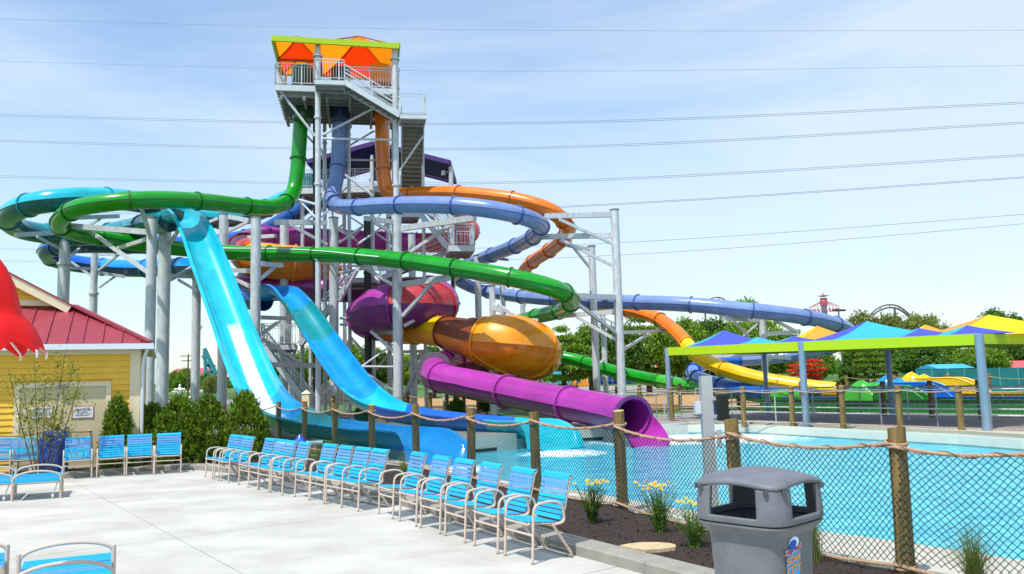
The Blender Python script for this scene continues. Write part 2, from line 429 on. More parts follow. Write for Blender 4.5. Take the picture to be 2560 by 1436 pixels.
for (ax, ay, bx, by, back, top, s0, s1) in ((1098, 1142, 1290, 1124, 4.0, 0.16, 0.25, 0.72), (1405, 1107, 1545, 1100, 4.5, 0.12, 0.2, 0.72), (1640, 1091, 1722, 1084, 2.5, 0.1, 0, 0)):
    a, b, nn, t, o = platform(ax, ay, bx, by, back, top)
    if s1:
        p0 = a+(b-a)*s0-nn*0.004; p1 = a+(b-a)*s1-nn*0.004
        mb = MB(); mb.bar(V((p0.x, p0.y, -0.27)), V((p1.x, p1.y, -0.27)), 0.03, 0.10); part('skimmer_slot', mb, slotm, o, smooth=0)
        if ax == 1405: text_mesh('3', 0.24, NUM, o, V((0, 0, -0.05))+V((a.x+(b.x-a.x)*0.9, a.y+(b.y-a.y)*0.9, 0))-nn*0.012, t, (0, 0, 1), 'numeral')
for (px, py) in ((2268, 1104), (2433, 1109)):
    p = G(px, py, WZ); q = G(px-40, py-2, WZ); t = (p-q); t.z = 0; t.normalize(); nn = V((t.y, -t.x, 0))
    nn = nn if nn.y < 0 else -nn
    text_mesh('3', 0.16, NUM, bpy.data.objects['pool_rim'], V((p.x, p.y, -0.16))+nn*0.06, t, (0, 0, 1), 'numeral')

# ---- near deck: slabs with open joints, curb, planting bed
curb_f = [(3500, 1930), (2650, 1705), (2100, 1560), (1760, 1477), (1640, 1444), (1560, 1422), (1447, 1391), (1340, 1361), (1240, 1332), (1120, 1298), (993, 1262), (890, 1238), (790, 1217), (700, 1201), (600, 1186), (500, 1176), (450, 1176), (380, 1180), (300, 1186), (150, 1198), (0, 1211), (-300, 1240)]
cf = [G(*p) for p in curb_f]
deck_poly = [V((p.x, p.y)) for p in cf]+[V((-16, 14)), V((-16, -9)), V((14, -9)), V((8, 3))]
sub = MB(); sub.prism(deck_poly, -0.16, -0.022); struct('deck_base', sub, mat('joint filler', srgb(120, 118, 110), rough=0.95), smooth=0)
ang = math.atan2((G(560, 1410)-G(330, 1285)).y, (G(560, 1410)-G(330, 1285)).x)
jo = G(440, 1345)
ux, uy = V((math.cos(ang), math.sin(ang))), V((-math.sin(ang), math.cos(ang)))
def clip(poly, p, nn):
    out = []
    for i in range(len(poly)):
        a, b = poly[i], poly[(i+1) % len(poly)]
        da, db = (a-p).dot(nn), (b-p).dot(nn)
        if da >= 0: out.append(a)
        if (da > 0) != (db > 0) and abs(da-db) > 1e-9: out.append(a+(b-a)*(da/(da-db)))
    return out
deck = None; C0 = 5.2; gap = 0.006
o2 = V((jo.x, jo.y))
root_deck = bpy.data.objects['deck_base']
for i in range(-6, 7):
    for j in range(-6, 7):
        c = deck_poly
        a = o2+ux*(i*C0)+uy*(j*C0)
        c = clip(c, a+ux*gap, ux); c = clip(c, a+uy*gap, uy) if len(c) > 2 else []
        c = clip(c, a+ux*(C0-gap), -ux) if len(c) > 2 else []; c = clip(c, a+uy*(C0-gap), -uy) if len(c) > 2 else []
        if len(c) < 3: continue
        area = abs(sum(c[k].x*c[(k+1) % len(c)].y-c[(k+1) % len(c)].x*c[k].y for k in range(len(c))))/2
        if area < 0.1: continue
        mb = MB(); mb.prism(c, -0.02, 0.0)
        part('slab', mb, CONC, root_deck, smooth=0)
# curb in lengths with joints
def resample(pts, step):
    out = [pts[0].copy()]; acc = 0
    for i in range(len(pts)-1):
        a, b = pts[i], pts[i+1]; Ls = (b-a).length; d = step-acc
        while d <= Ls: out.append(a+(b-a)*(d/Ls)); d += step
        acc = (acc+Ls) % step
    return out
cs = [c[0] for c in catmull([(p,) for p in cf], 0.3)]
cb = offset_line(cs, 0.30)
cb_s = offset_line(cs, -0.003)
curb = thing('curb', 'pale concrete curb in jointed lengths between the deck and the mulch bed', 'curb', (cs[0].x, cs[0].y, 0))
i = 0
while i < len(cs)-1:
    j = min(i+8, len(cs)-1); mb = MB()
    seg = range(i, j+1); vs = []
    for k in seg:
        f, b = cb_s[k].copy(), cb[k].copy()
        if k == i: t = (cs[k+1]-cs[k]).normalized(); f = f+t*0.006; b = b+t*0.006
        vs += [(f.x, f.y, -0.1), (f.x, f.y, 0.105), (f.x+(b.x-f.x)*.06, f.y+(b.y-f.y)*.06, 0.125), (b.x, b.y, 0.125), (b.x, b.y, -0.1)]
    fs = []; m_ = len(seg)
    for q in range(m_-1):
        for e in range(5): fs.append((q*5+e, q*5+(e+1) % 5, (q+1)*5+(e+1) % 5, (q+1)*5+e))
    fs += [(0, 1, 2, 3, 4), tuple((m_-1)*5+e for e in (4, 3, 2, 1, 0))]
    mb.add(vs, fs); part('curb_length', mb, CURB, curb, smooth=0); i = j
# planting bed (mulch) with an uneven surface
bed_b = offset_line(cs, 0.28); NB = 9
bw = []
for k, p in enumerate(bed_b):
    px_far = None
    # width of the bed: out to just past the rope fence
    bw.append(p)
fence_posts = [(2960, 6.3), (2600, 7.15), (2240, 8.05), (1835, 9.9), (1550, 12.35), (1338, 14.2), (1177, 16.3), (1040, 18.7), (930, 21.0), (838, 23.2), (762, 25.2), (697, 27.2)]
def post_xy(px, d):
    p = P(px, 1100, d); return V((p.x, p.y, 0))
fp = [post_xy(px, d) for px, d in fence_posts]
fence_line = [c[0] for c in catmull([(p,) for p in fp], 0.3)]
def nearest(p, pts):
    return min(pts, key=lambda q: (q.x-p.x)**2+(q.y-p.y)**2)
mb = MB(); rows = []
for k, p in enumerate(bed_b):
    q = nearest(p, fence_line); dv = V((q.x-p.x, q.y-p.y, 0)); Lr = max(dv.length, 0.05)
    if p.x < -5.2: dv = V((0, 1, 0)); q = p+dv*4; Lr = 4.0
    dv.normalize(); row = []
    for j in range(NB):
        u = j/(NB-1); w = p+dv*(u*(Lr+0.25))
        z = 0.07+0.05*mnoise.noise(V((w.x*2.2, w.y*2.2, 0)))+0.02*mnoise.noise(V((w.x*9, w.y*9, 3)))
        if j == 0: z = 0.06
        if j == NB-1: z = -0.02
        row.append((w.x, w.y, z))
    rows.append(row)
vs = [v for r_ in rows for v in r_]
fs = [(i*NB+j, (i+1)*NB+j, (i+1)*NB+j+1, i*NB+j+1) for i in range(len(rows)-1) for j in range(NB-1)]
mb.add(vs, fs); bed = struct('mulch_bed', mb, MULCH, smooth=80)
# loose mulch chips near the camera
mb = MB(); rnd = random.Random(3)
for _ in range(9000):
    i = rnd.randrange(3, min(90, len(rows)-1)); j = rnd.uniform(0.2, NB-1.3); j0 = int(j)
    a = V(rows[i][j0]); b = V(rows[i][j0+1]); c = a+(b-a)*(j-j0)+V((rnd.uniform(-.15, .15), rnd.uniform(-.15, .15), rnd.uniform(0.0, 0.02)))
    s_ = rnd.uniform(0.012, 0.04); t = V((rnd.gauss(0, 1), rnd.gauss(0, 1), rnd.gauss(0, .4))).normalized(); u = t.cross(V((rnd.gauss(0, .4), rnd.gauss(0, .4), 1))).normalized()
    mb.add([c-t*s_, c+u*s_*.3, c+t*s_, c-u*s_*.3], [(0, 1, 2, 3)])
o = part('mulch_chips', mb, mat('mulch chips', srgb(66, 46, 38), rough=0.95, col2=srgb(34, 24, 20), vscale=30), None, smooth=0)
tag(o, 'loose dark shredded bark lying over the planting bed', 'mulch', kind='stuff')

# beyond the tower: chip ground, lawn strip, paths
def patch(name, pts, z, m):
    mb = MB(); mb.prism([G(*p) for p in pts], z-0.03, z); return struct(name, mb, m, smooth=0)
patch('wood_chip_ground', [(960, 1046), (1240, 1042), (1230, 995), (1060, 992), (960, 1000)], 0.0, CHIPS)
patch('wood_chip_patch', [(1560, 1030), (1900, 1012), (1960, 985), (1560, 988)], 0.0, CHIPS)
patch('gravel_bed', [(500, 1085), (960, 1100), (1060, 1060), (900, 1035), (500, 1040)], -0.01, mat('gravel', srgb(120, 112, 100), rough=1, var=0.4, vscale=25, bump=0.8))
patch('path', [(380, 1012), (700, 1010), (700, 999), (380, 1001)], -0.004, FARC)
patch('park_road', [(1300, 985), (2700, 960), (2700, 946), (1300, 969)], -0.004, FARC)
# ================================================================ WATER SLIDES
GRN = fiber('green fibreglass', 12, 150, 18); GRL = fiber('light green fibreglass', 60, 175, 45)
PER = fiber('periwinkle fibreglass', 128, 154, 208, 0.25); ORB = fiber('matte orange fibreglass', 226, 122, 8, .04, .38, .25)
ORA = fiber('orange fibreglass', 232, 124, 8)
YEL = fiber('yellow fibreglass', 246, 196, 6); AMB = fiber('amber fibreglass', 246, 152, 10, .04, .38, .25)
MAG = fiber('magenta fibreglass', 164, 48, 152, .04, .36, .28); PUR = fiber('purple fibreglass', 112, 34, 114, .04, .36, .28)
CRI = fiber('crimson fibreglass', 190, 56, 62, .04, .36, .28); BRN = fiber('brown orange fibreglass', 128, 58, 20, .03, .38, .25)
DTE = fiber('dark teal fibreglass', 16, 96, 108); DNV = fiber('dark navy fibreglass', 26, 62, 120)
CYA = fiber('cyan fibreglass', 20, 188, 208); TEA = fiber('teal fibreglass', 20, 140, 150); ROY = fiber('royal blue fibreglass', 14, 104, 208)
AZU = fiber('azure fibreglass', 16, 150, 226); NAV = fiber('navy fibreglass', 30, 78, 150)

RING = {GRN: mat('dark green flange', srgb(8, 100, 14), rough=.3, coat=.4), GRL: mat('mid green flange', srgb(30, 130, 26), rough=.3, coat=.4), PER: mat('slate blue flange', srgb(62, 88, 156), rough=.3, coat=.4), ORA: mat('burnt orange flange', srgb(176, 84, 6), rough=.3, coat=.4), YEL: mat('ochre flange', srgb(206, 150, 10), rough=.3, coat=.4), CYA: mat('deep cyan flange', srgb(10, 130, 156), rough=.3, coat=.4), ROY: mat('deep blue flange', srgb(14, 66, 140), rough=.3, coat=.4)}
def section_sizes(m, per):
    k = max(1, round(m/per)); e = [round(i*m/k) for i in range(k+1)]
    return [(e[i], e[i+1]) for i in range(k)]
def tube_slide(name, label, ctrl, colour, sec=2.6, n=18, group='tube slides coming down from the towers', ring=True, step=0.2, open_end=False, panel=0, colq=None):
    """ctrl: (px, py, depth, radius) down the centre line; colour(fraction) -> material"""
    pts = catmull([(P(c[0], c[1], c[2]), c[3]) for c in ctrl], step)
    C = [p[0] for p in pts]; RR = [p[1] for p in pts]; fr = frames_up(C)
    base = C[-1]
    t = thing(name, label, 'water slide', (base.x, base.y, 0), group)
    m = len(C); secs = section_sizes(m-1, sec/step)
    for si, (i0, i1) in enumerate(secs):
        f = 0.5*(i0+i1)/(m-1); cm = colour(f)
        mb = MB(); last = si == len(secs)-1
        i1b = i1
        low = None
        if colq: cm = colq(f, px_of(C[(i0+i1)//2]), cm)
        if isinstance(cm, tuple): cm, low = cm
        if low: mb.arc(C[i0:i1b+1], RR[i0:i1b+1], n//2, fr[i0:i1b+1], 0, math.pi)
        else: mb.sweep(C[i0:i1b+1], RR[i0:i1b+1], n, fr[i0:i1b+1], caps=False)
        if open_end and last:
            mb.sweep(C[i0:i1b+1], [r-0.04 for r in RR[i0:i1b+1]], n, fr[i0:i1b+1], caps=False)
        # side joint ribs
        for sg in ((1, -1) if not panel else (1, -1, 0.35, -0.35)):
            vs = []
            for i in range(i0, i1b+1):
                a, b, tt = fr[i]; r = RR[i]
                if abs(sg) == 1: ax = a*sg; bx = b
                else: an_ = R(150 if sg > 0 else -30)-R(95)*(i-i0)/max(1, i1b-i0); ax = a*math.cos(an_)+b*math.sin(an_); bx = tt.cross(ax)
                for (u, w) in ((r-0.02, -0.014), (r+0.055, -0.014), (r+0.055, 0.014), (r-0.02, 0.014)): vs.append(C[i]+ax*u+bx*w)
            k = i1b-i0+1
            mb.add(vs, [(q*4+e, q*4+(e+1) % 4, (q+1)*4+(e+1) % 4, (q+1)*4+e) for q in range(k-1) for e in range(4)])
        so_ = part('tube_section', mb, cm, t, smooth=50)
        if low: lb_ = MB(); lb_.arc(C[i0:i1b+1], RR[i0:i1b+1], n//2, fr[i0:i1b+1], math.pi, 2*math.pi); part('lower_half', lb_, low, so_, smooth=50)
        if ring and si > 0:
            a, b, tt = fr[i0]; r = RR[i0]; w = 0.035 if r < 1 else 0.045; h = 0.065 if r < 0.6 else 0.09
            rb = MB(); rb.sweep([C[i0]-tt*w, C[i0]-tt*w*.99, C[i0]+tt*w*.99, C[i0]+tt*w], [r-0.01, r+h, r+h, r-0.01], n, [fr[i0]]*4, caps=False)
            part('flange_ring', rb, RING.get(cm, cm), t, smooth=30)
    t['_c'] = 0; del t['_c']
    return t, C, RR, fr
def steps(*tb):
    def f(x):
        for lim, m in tb:
            if x <= lim: return m
        return tb[-1][1]
    return f

rg = 0.41
green, gC, gR, gF = tube_slide('tube_slide', 'narrow green tube slide dropping straight from the tower and looping out to the left', [
    (757, 262, 45.5, rg), (752, 310, 45.5, rg), (747, 380, 45.5, rg), (742, 440, 45.3, rg), (733, 480, 45, rg), (712, 507, 44, rg), (670, 519, 42.6, rg),
    (600, 514, 41, rg), (500, 504, 39, rg), (390, 500, 37.2, rg), (290, 505, 36.4, rg), (205, 518, 36.6, rg), (155, 545, 38, rg), (160, 573, 40.2, rg), (235, 592, 42.5, rg),
    (360, 612, 44.2, rg), (470, 624, 45, rg), (580, 632, 45, rg), (720, 636, 43.8, rg), (850, 638, 42, rg), (990, 650, 39.8, rg), (1150, 672, 37.3, rg),
    (1290, 697, 36, rg), (1385, 722, 36.4, rg), (1427, 748, 39, rg), (1405, 775, 43, rg), (1330, 795, 47, rg), (1262, 818, 51, rg), (1262, 850, 55, rg), (1330, 880, 57, rg),
    (1430, 898, 56.5, rg), (1540, 930, 54, rg), (1660, 955, 51, rg), (1790, 973, 47, rg), (1930, 990, 43, rg), (2030, 997, 40.5, rg)],
    steps((0.74, GRN), (0.86, GRN), (1, GRL)))
blue_t, bC, bR, bF = tube_slide('tube_slide', 'periwinkle blue tube slide dropping between the green and orange ones, then sweeping right', [
    (851, 280, 45.5, rg), (849, 330, 45.5, rg), (846, 400, 45.5, rg), (840, 450, 45.2, rg), (832, 492, 44.6, rg), (846, 515, 43, rg), (885, 518, 41.5, rg), (960, 514, 39.8, rg),
    (1060, 512, 38.2, rg), (1170, 517, 37.2, rg), (1260, 530, 37, rg), (1330, 550, 38.2, rg), (1352, 573, 41, rg), (1318, 602, 44.5, rg), (1262, 626, 47.5, rg), (1200, 650, 50.5, rg), (1148, 675, 53.5, rg),
    (1145, 700, 55.5, rg), (1190, 722, 56, rg), (1270, 738, 54, rg), (1370, 748, 51, rg), (1480, 754, 48.3, rg), (1600, 757, 46, rg), (1720, 762, 44.4, rg), (1840, 773, 43.5, rg),
    (1960, 786, 43.5, rg), (2060, 803, 45, rg), (2120, 826, 48.5, rg), (2110, 858, 53, rg), (2010, 886, 56, rg), (1890, 899, 57, rg), (1790, 905, 56, rg), (1738, 922, 53, rg), (1745, 945, 49, rg), (1820, 968, 45.5, rg), (1930, 985, 43, rg), (2040, 995, 41, rg)],
    steps((0.80, PER), (1, ROY)))
orange_t, oC, oR, oF = tube_slide('tube_slide', 'orange tube slide dropping on the right of the tower, turning yellow before the run-out', [
    (955, 285, 46, rg), (956, 330, 46, rg), (957, 400, 46, rg), (960, 448, 46, rg), (968, 478, 46, rg), (1000, 487, 45.5, rg), (1060, 485, 44.6, rg), (1130, 484, 43.5, rg),
    (1210, 490, 42.6, rg), (1300, 503, 41.8, rg), (1375, 527, 41.6, rg), (1415, 560, 42.6, rg), (1412, 592, 45, rg), (1380, 622, 48, rg), (1338, 650, 51, rg), (1312, 676, 53.5, rg), (1318, 703, 55.5, rg),
    (1360, 728, 56.5, rg), (1430, 752, 56, rg), (1510, 768, 54.5, rg), (1590, 780, 52, rg), (1650, 800, 50, rg), (1700, 840, 48, rg), (1742, 888, 46.5, rg), (1810, 922, 45, rg), (1900, 948, 43.6, rg), (2000, 966, 42.5, rg), (2100, 978, 41.4, rg)],
    steps((0.82, ORA), (1, YEL)))

# the two wide flumes: closed tube on top, open drop to the pool
rt = 0.55
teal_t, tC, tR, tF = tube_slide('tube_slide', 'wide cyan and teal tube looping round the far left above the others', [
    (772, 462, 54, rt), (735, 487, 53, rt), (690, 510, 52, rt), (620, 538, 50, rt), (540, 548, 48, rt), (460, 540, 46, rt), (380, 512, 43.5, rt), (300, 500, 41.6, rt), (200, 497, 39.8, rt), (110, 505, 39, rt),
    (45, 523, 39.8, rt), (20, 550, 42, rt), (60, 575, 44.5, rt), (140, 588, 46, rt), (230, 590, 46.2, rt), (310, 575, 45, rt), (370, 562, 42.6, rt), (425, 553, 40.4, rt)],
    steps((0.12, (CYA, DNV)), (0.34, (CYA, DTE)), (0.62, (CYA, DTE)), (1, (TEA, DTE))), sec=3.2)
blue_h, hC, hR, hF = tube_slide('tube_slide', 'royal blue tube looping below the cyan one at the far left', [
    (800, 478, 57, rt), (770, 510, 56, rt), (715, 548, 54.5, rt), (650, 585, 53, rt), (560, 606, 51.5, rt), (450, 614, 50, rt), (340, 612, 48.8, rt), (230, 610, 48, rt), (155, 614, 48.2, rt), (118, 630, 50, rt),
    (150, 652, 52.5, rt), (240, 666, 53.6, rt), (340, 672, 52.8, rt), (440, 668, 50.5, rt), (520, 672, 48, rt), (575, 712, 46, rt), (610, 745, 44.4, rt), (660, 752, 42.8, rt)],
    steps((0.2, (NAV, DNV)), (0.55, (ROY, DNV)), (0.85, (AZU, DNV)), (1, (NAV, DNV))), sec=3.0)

def chute(name, label, ctrl, colour, sec=2.4, step=0.2, exitlen=1.5):
    """open half-pipe: ctrl (px, py, depth, width, wall height); walls curl over into rims"""
    pts = catmull([(P(c[0], c[1], c[2]), c[3], c[4]) for c in ctrl], step)
    C = [p[0] for p in pts]; Wd = [p[1] for p in pts]; Hh = [p[2] for p in pts]; fr = frames_up(C); m = len(C)
    t = thing(name, label, 'water slide', (C[-1].x, C[-1].y, 0), 'open drop flumes into the pool')
    def sect(i, th):
        a, b, tt = fr[i]; w = Wd[i]/2+th; h = Hh[i]; out = []
        ang = [-90, -72, -54, -38, -24, -10, 10, 24, 38, 54, 72, 90]; q = []
        rr = min(w, 0.62*w+0.1)
        for k in ang:
            x = w*math.copysign(abs(math.sin(R(k)))**0.85, k) if k else 0; z = min(h, w*0.75*(1-math.cos(R(k))**0.9))-th
            q.append((x, z))
        left = [(-w, h)] if h > w*0.75-th else []
        prof = [(-w, max(h, 0.05))]+q[1:-1]+[(w, max(h, 0.05))]
        return [C[i]+a*x+b*z for x, z in prof]
    secs = section_sizes(m-1, sec/step)
    for si, (i0, i1) in enumerate(secs):
        cm = colour(0.5*(i0+i1)/(m-1)); mb = MB()
        ins = [sect(i, 0.0) for i in range(i0, i1+1)]; out = [sect(i, 0.045) for i in range(i0, i1+1)]
        k = len(ins[0]); cnt = len(ins)
        mb.add([p for s in ins for p in s], [(q*k+e, q*k+e+1, (q+1)*k+e+1, (q+1)*k+e) for q in range(cnt-1) for e in range(k-1)])
        mb.add([p for s in out for p in s], [(q*k+e, (q+1)*k+e, (q+1)*k+e+1, q*k+e+1) for q in range(cnt-1) for e in range(k-1)])
        # ends closed
        for e0 in (0, cnt-1):
            mb.add(ins[e0]+out[e0], [(e, e+1, k+e+1, k+e) for e in range(k-1)])
        o = part('flume_section', mb, cm, t, smooth=40)
        for sg in (-1, 1):
            rb = MB(); vs = []
            for i in range(i0, i1+1):
                a, b, tt = fr[i]; w = Wd[i]/2; h = max(Hh[i], 0.05); c = C[i]+a*(sg*(w+0.03))+b*h
                for (u, z) in ((-0.035, -0.02), (0.12, -0.02), (0.13, 0.02), (-0.02, 0.035)): vs.append(c+a*(sg*u)+b*z)
            mb2 = MB(); q_ = i1-i0+1
            mb2.add(vs, [(q*4+e, q*4+(e+1) % 4, (q+1)*4+(e+1) % 4, (q+1)*4+e) for q in range(q_-1) for e in range(4)]+[(0, 1, 2, 3), tuple((q_-1)*4+e for e in (3, 2, 1, 0))])
            part('rim', mb2, cm, o, smooth=30)
    return t, C, fr, Wd, Hh
ch1 = chute('drop_flume', 'left cyan open drop flume plunging in front of the poles and ending bright blue', [
    (430, 556, 40.2, 1.15, 0.75), (462, 563, 39.2, 1.35, 0.55), (490, 610, 38.2, 1.45, 0.50), (520, 688, 37, 1.5, 0.5), (552, 775, 35.8, 1.5, 0.5), (588, 870, 34.4, 1.5, 0.5), (620, 950, 32.8, 1.5, 0.52),
    (652, 1015, 31, 1.5, 0.55), (700, 1060, 29, 1.5, 0.55), (770, 1087, 27.4, 1.5, 0.52), (850, 1100, 26.2, 1.5, 0.5), (930, 1112, 25, 1.5, 0.5), (1010, 1122, 24.2, 1.55, 0.55), (1055, 1132, 23.7, 1.6, 0.6), (1085, 1152, 23.2, 1.7, 0.45), (1100, 1170, 22.9, 1.75, 0.12)],
    steps((0.50, CYA), (0.66, AZU), (0.80, TEA), (1, AZU)))
ch2 = chute('drop_flume', 'right blue open drop flume plunging beside the tower legs and ending cyan', [
    (662, 752, 42.8, 1.1, 0.75), (700, 745, 41.8, 1.3, 0.6), (732, 770, 41, 1.4, 0.5), (775, 830, 39.8, 1.45, 0.5), (822, 900, 38.2, 1.5, 0.5), (872, 970, 36.2, 1.5, 0.52), (920, 1020, 34.4, 1.5, 0.55),
    (985, 1050, 32.8, 1.5, 0.52), (1080, 1066, 31.4, 1.5, 0.5), (1180, 1078, 30.2, 1.5, 0.5), (1280, 1089, 29, 1.55, 0.52), (1345, 1098, 28.2, 1.6, 0.6), (1375, 1112, 27.6, 1.7, 0.45), (1390, 1130, 27.2, 1.75, 0.12)],
    steps((0.17, AZU), (0.26, TEA), (0.46, AZU), (0.62, CYA), (0.84, ROY), (1, CYA)))

def painted_glare_mat():
    m = bpy.data.materials.new('painted water glare'); m.use_nodes = True; n = m.node_tree.nodes; l = m.node_tree.links.new; b = n['Principled BSDF']
    b.inputs['Base Color'].default_value = (.86, .92, .95, 1); b.inputs['Roughness'].default_value = .25  # white colour painted in for the sun's glare on the wet bed
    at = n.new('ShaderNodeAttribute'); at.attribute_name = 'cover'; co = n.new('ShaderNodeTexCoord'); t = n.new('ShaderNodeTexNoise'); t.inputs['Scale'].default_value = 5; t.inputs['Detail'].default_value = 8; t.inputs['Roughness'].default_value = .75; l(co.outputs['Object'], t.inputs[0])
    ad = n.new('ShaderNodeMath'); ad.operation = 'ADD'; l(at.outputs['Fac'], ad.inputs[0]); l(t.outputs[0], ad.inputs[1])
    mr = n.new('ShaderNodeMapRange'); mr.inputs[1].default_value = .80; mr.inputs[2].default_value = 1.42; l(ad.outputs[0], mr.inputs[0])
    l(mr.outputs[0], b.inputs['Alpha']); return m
_t, _C, _fr, _W, _H = ch1
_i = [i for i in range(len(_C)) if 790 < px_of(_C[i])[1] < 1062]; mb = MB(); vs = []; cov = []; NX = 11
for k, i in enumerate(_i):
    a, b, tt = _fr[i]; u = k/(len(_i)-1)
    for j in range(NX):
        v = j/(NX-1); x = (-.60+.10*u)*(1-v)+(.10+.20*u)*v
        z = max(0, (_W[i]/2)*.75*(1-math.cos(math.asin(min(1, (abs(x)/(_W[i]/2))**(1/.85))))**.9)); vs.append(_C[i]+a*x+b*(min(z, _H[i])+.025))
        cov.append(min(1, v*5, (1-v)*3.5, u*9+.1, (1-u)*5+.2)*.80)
mb.add(vs, [(q*NX+e, q*NX+e+1, (q+1)*NX+e+1, (q+1)*NX+e) for q in range(len(_i)-1) for e in range(NX-1)]); _o = part('painted_glare', mb, painted_glare_mat(), _t, smooth=80)  # added film over the flume bed, carries the painted sun glare
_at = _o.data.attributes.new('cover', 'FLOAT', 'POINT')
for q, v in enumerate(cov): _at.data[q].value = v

# the big raft slide: magenta, amber, purple bowls and the purple exit
def raft_col(f):
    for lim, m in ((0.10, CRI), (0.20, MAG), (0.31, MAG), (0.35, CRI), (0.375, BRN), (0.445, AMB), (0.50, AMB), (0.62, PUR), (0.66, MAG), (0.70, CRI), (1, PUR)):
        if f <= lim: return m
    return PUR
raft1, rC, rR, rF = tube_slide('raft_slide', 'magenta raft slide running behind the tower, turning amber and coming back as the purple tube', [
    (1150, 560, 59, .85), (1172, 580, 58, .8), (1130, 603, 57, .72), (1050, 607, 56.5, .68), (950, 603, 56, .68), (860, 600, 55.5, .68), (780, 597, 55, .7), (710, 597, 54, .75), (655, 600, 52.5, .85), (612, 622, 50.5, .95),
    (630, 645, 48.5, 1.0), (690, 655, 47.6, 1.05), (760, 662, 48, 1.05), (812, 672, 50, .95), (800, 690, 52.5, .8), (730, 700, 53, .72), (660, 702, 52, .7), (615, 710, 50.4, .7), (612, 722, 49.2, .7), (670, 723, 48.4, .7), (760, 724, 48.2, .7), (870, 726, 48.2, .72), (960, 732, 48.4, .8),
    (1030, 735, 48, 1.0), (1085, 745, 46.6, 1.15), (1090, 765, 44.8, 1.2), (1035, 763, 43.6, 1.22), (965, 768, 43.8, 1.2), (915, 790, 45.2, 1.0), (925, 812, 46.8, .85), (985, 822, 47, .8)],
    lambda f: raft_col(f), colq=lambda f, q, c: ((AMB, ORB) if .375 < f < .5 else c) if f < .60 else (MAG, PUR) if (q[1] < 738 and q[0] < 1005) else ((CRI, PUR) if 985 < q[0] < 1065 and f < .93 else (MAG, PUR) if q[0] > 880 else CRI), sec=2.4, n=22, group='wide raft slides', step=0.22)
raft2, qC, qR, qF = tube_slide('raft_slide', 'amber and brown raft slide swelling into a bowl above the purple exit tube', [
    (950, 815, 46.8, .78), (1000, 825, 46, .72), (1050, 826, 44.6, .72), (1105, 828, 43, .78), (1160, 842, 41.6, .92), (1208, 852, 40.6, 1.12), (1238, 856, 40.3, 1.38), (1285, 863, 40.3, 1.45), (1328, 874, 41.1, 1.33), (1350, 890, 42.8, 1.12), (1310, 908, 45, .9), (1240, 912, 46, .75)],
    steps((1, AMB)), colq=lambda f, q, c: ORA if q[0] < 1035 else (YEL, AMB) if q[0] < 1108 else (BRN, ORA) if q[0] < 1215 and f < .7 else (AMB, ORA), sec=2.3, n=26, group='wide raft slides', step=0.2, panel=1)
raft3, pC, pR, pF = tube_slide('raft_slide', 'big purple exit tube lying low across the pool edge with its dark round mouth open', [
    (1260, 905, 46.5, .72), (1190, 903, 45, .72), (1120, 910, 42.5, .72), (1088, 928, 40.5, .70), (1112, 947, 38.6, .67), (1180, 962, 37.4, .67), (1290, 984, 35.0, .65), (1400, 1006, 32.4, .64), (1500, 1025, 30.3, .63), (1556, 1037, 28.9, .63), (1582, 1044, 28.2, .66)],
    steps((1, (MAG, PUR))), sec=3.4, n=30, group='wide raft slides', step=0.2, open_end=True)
# lip of the exit: a trough running down into the water
a, b, tt = pF[-1]; end = pC[-1]; lip = MB(); prof = []
Tl = (tt+V((0, 0, -0.10))).normalized(); K = 8
for k in range(K):
    u = k/(K-1); c = end+Tl*(u*1.2)-V((0, 0, 0.22*u*u)); top = 8-u*30; row = []
    for q in range(17):
        an = R(180+(-top)+(180+2*top)*q/16); row.append(c+a*(math.cos(an)*0.69*(1+0.15*u))+b*(math.sin(an)*0.69))
    prof.append(row)
for off in (0, 0.05):
    lip.add([p+(p-end).normalized()*off*0 + b*(-off) for r_ in prof for p in r_], [(i*17+j, i*17+j+1, (i+1)*17+j+1, (i+1)*17+j) for i in range(K-1) for j in range(16)])
part('exit_lip', lip, MAG, raft3, smooth=60)
mb = MB(); mb.sweep([end-tt*.05, end-tt*.049, end+tt*.049, end+tt*.05], [.62, .75, .75, .62], 30, [pF[-1]]*4, caps=False); part('flange_ring', mb, PUR, raft3, smooth=30)
bolt = MB()
for i0, i1 in section_sizes(len(pC)-1, 3.4/0.2)[1:]+[(len(pC)-1, 0)]:
    a, b, tt = pF[i0]; r = pR[i0]+0.055
    for k in range(26):
        q = 2*math.pi*k/26; c = pC[i0]+a*(r*math.cos(q))+b*(r*math.sin(q)); bolt.rod(c-tt*0.06, c+tt*0.06, 0.018, n=5)
part('bolts', bolt, STEELD, raft3, kind='stuff')
# steel collar at the back of the purple tube
i0 = min(range(len(pC)), key=lambda i: (pC[i]-P(1088, 928, 40.5)).length); a, b, tt = pF[i0]
mb = MB(); mb.sweep([pC[i0]-tt*.04, pC[i0]-tt*.039, pC[i0]+tt*.039, pC[i0]+tt*.04], [.71, .93, .93, .71], 26, [pF[i0]]*4, caps=False); part('steel_collar', mb, STEELD, raft3, smooth=30)
# thin white hose clipped along the green tube
_q = [(i, px_of(p)) for i, p in enumerate(gC)]; _s = [i for i, q in _q if 545 < q[0] < 965 and q[1] > 600]
_pts = [gC[i]+gF[i][0]*((.43*math.cos(R(20+14*math.sin(k*.11)))) * (1 if gF[i][0].y < 0 else -1))+V((0, 0, .43*math.sin(R(20+14*math.sin(k*.11))))) for k, i in enumerate(_s)]
mb = MB(); mb.sweep(_pts, .028, 6); part('white_hose', mb, WHITE, green)

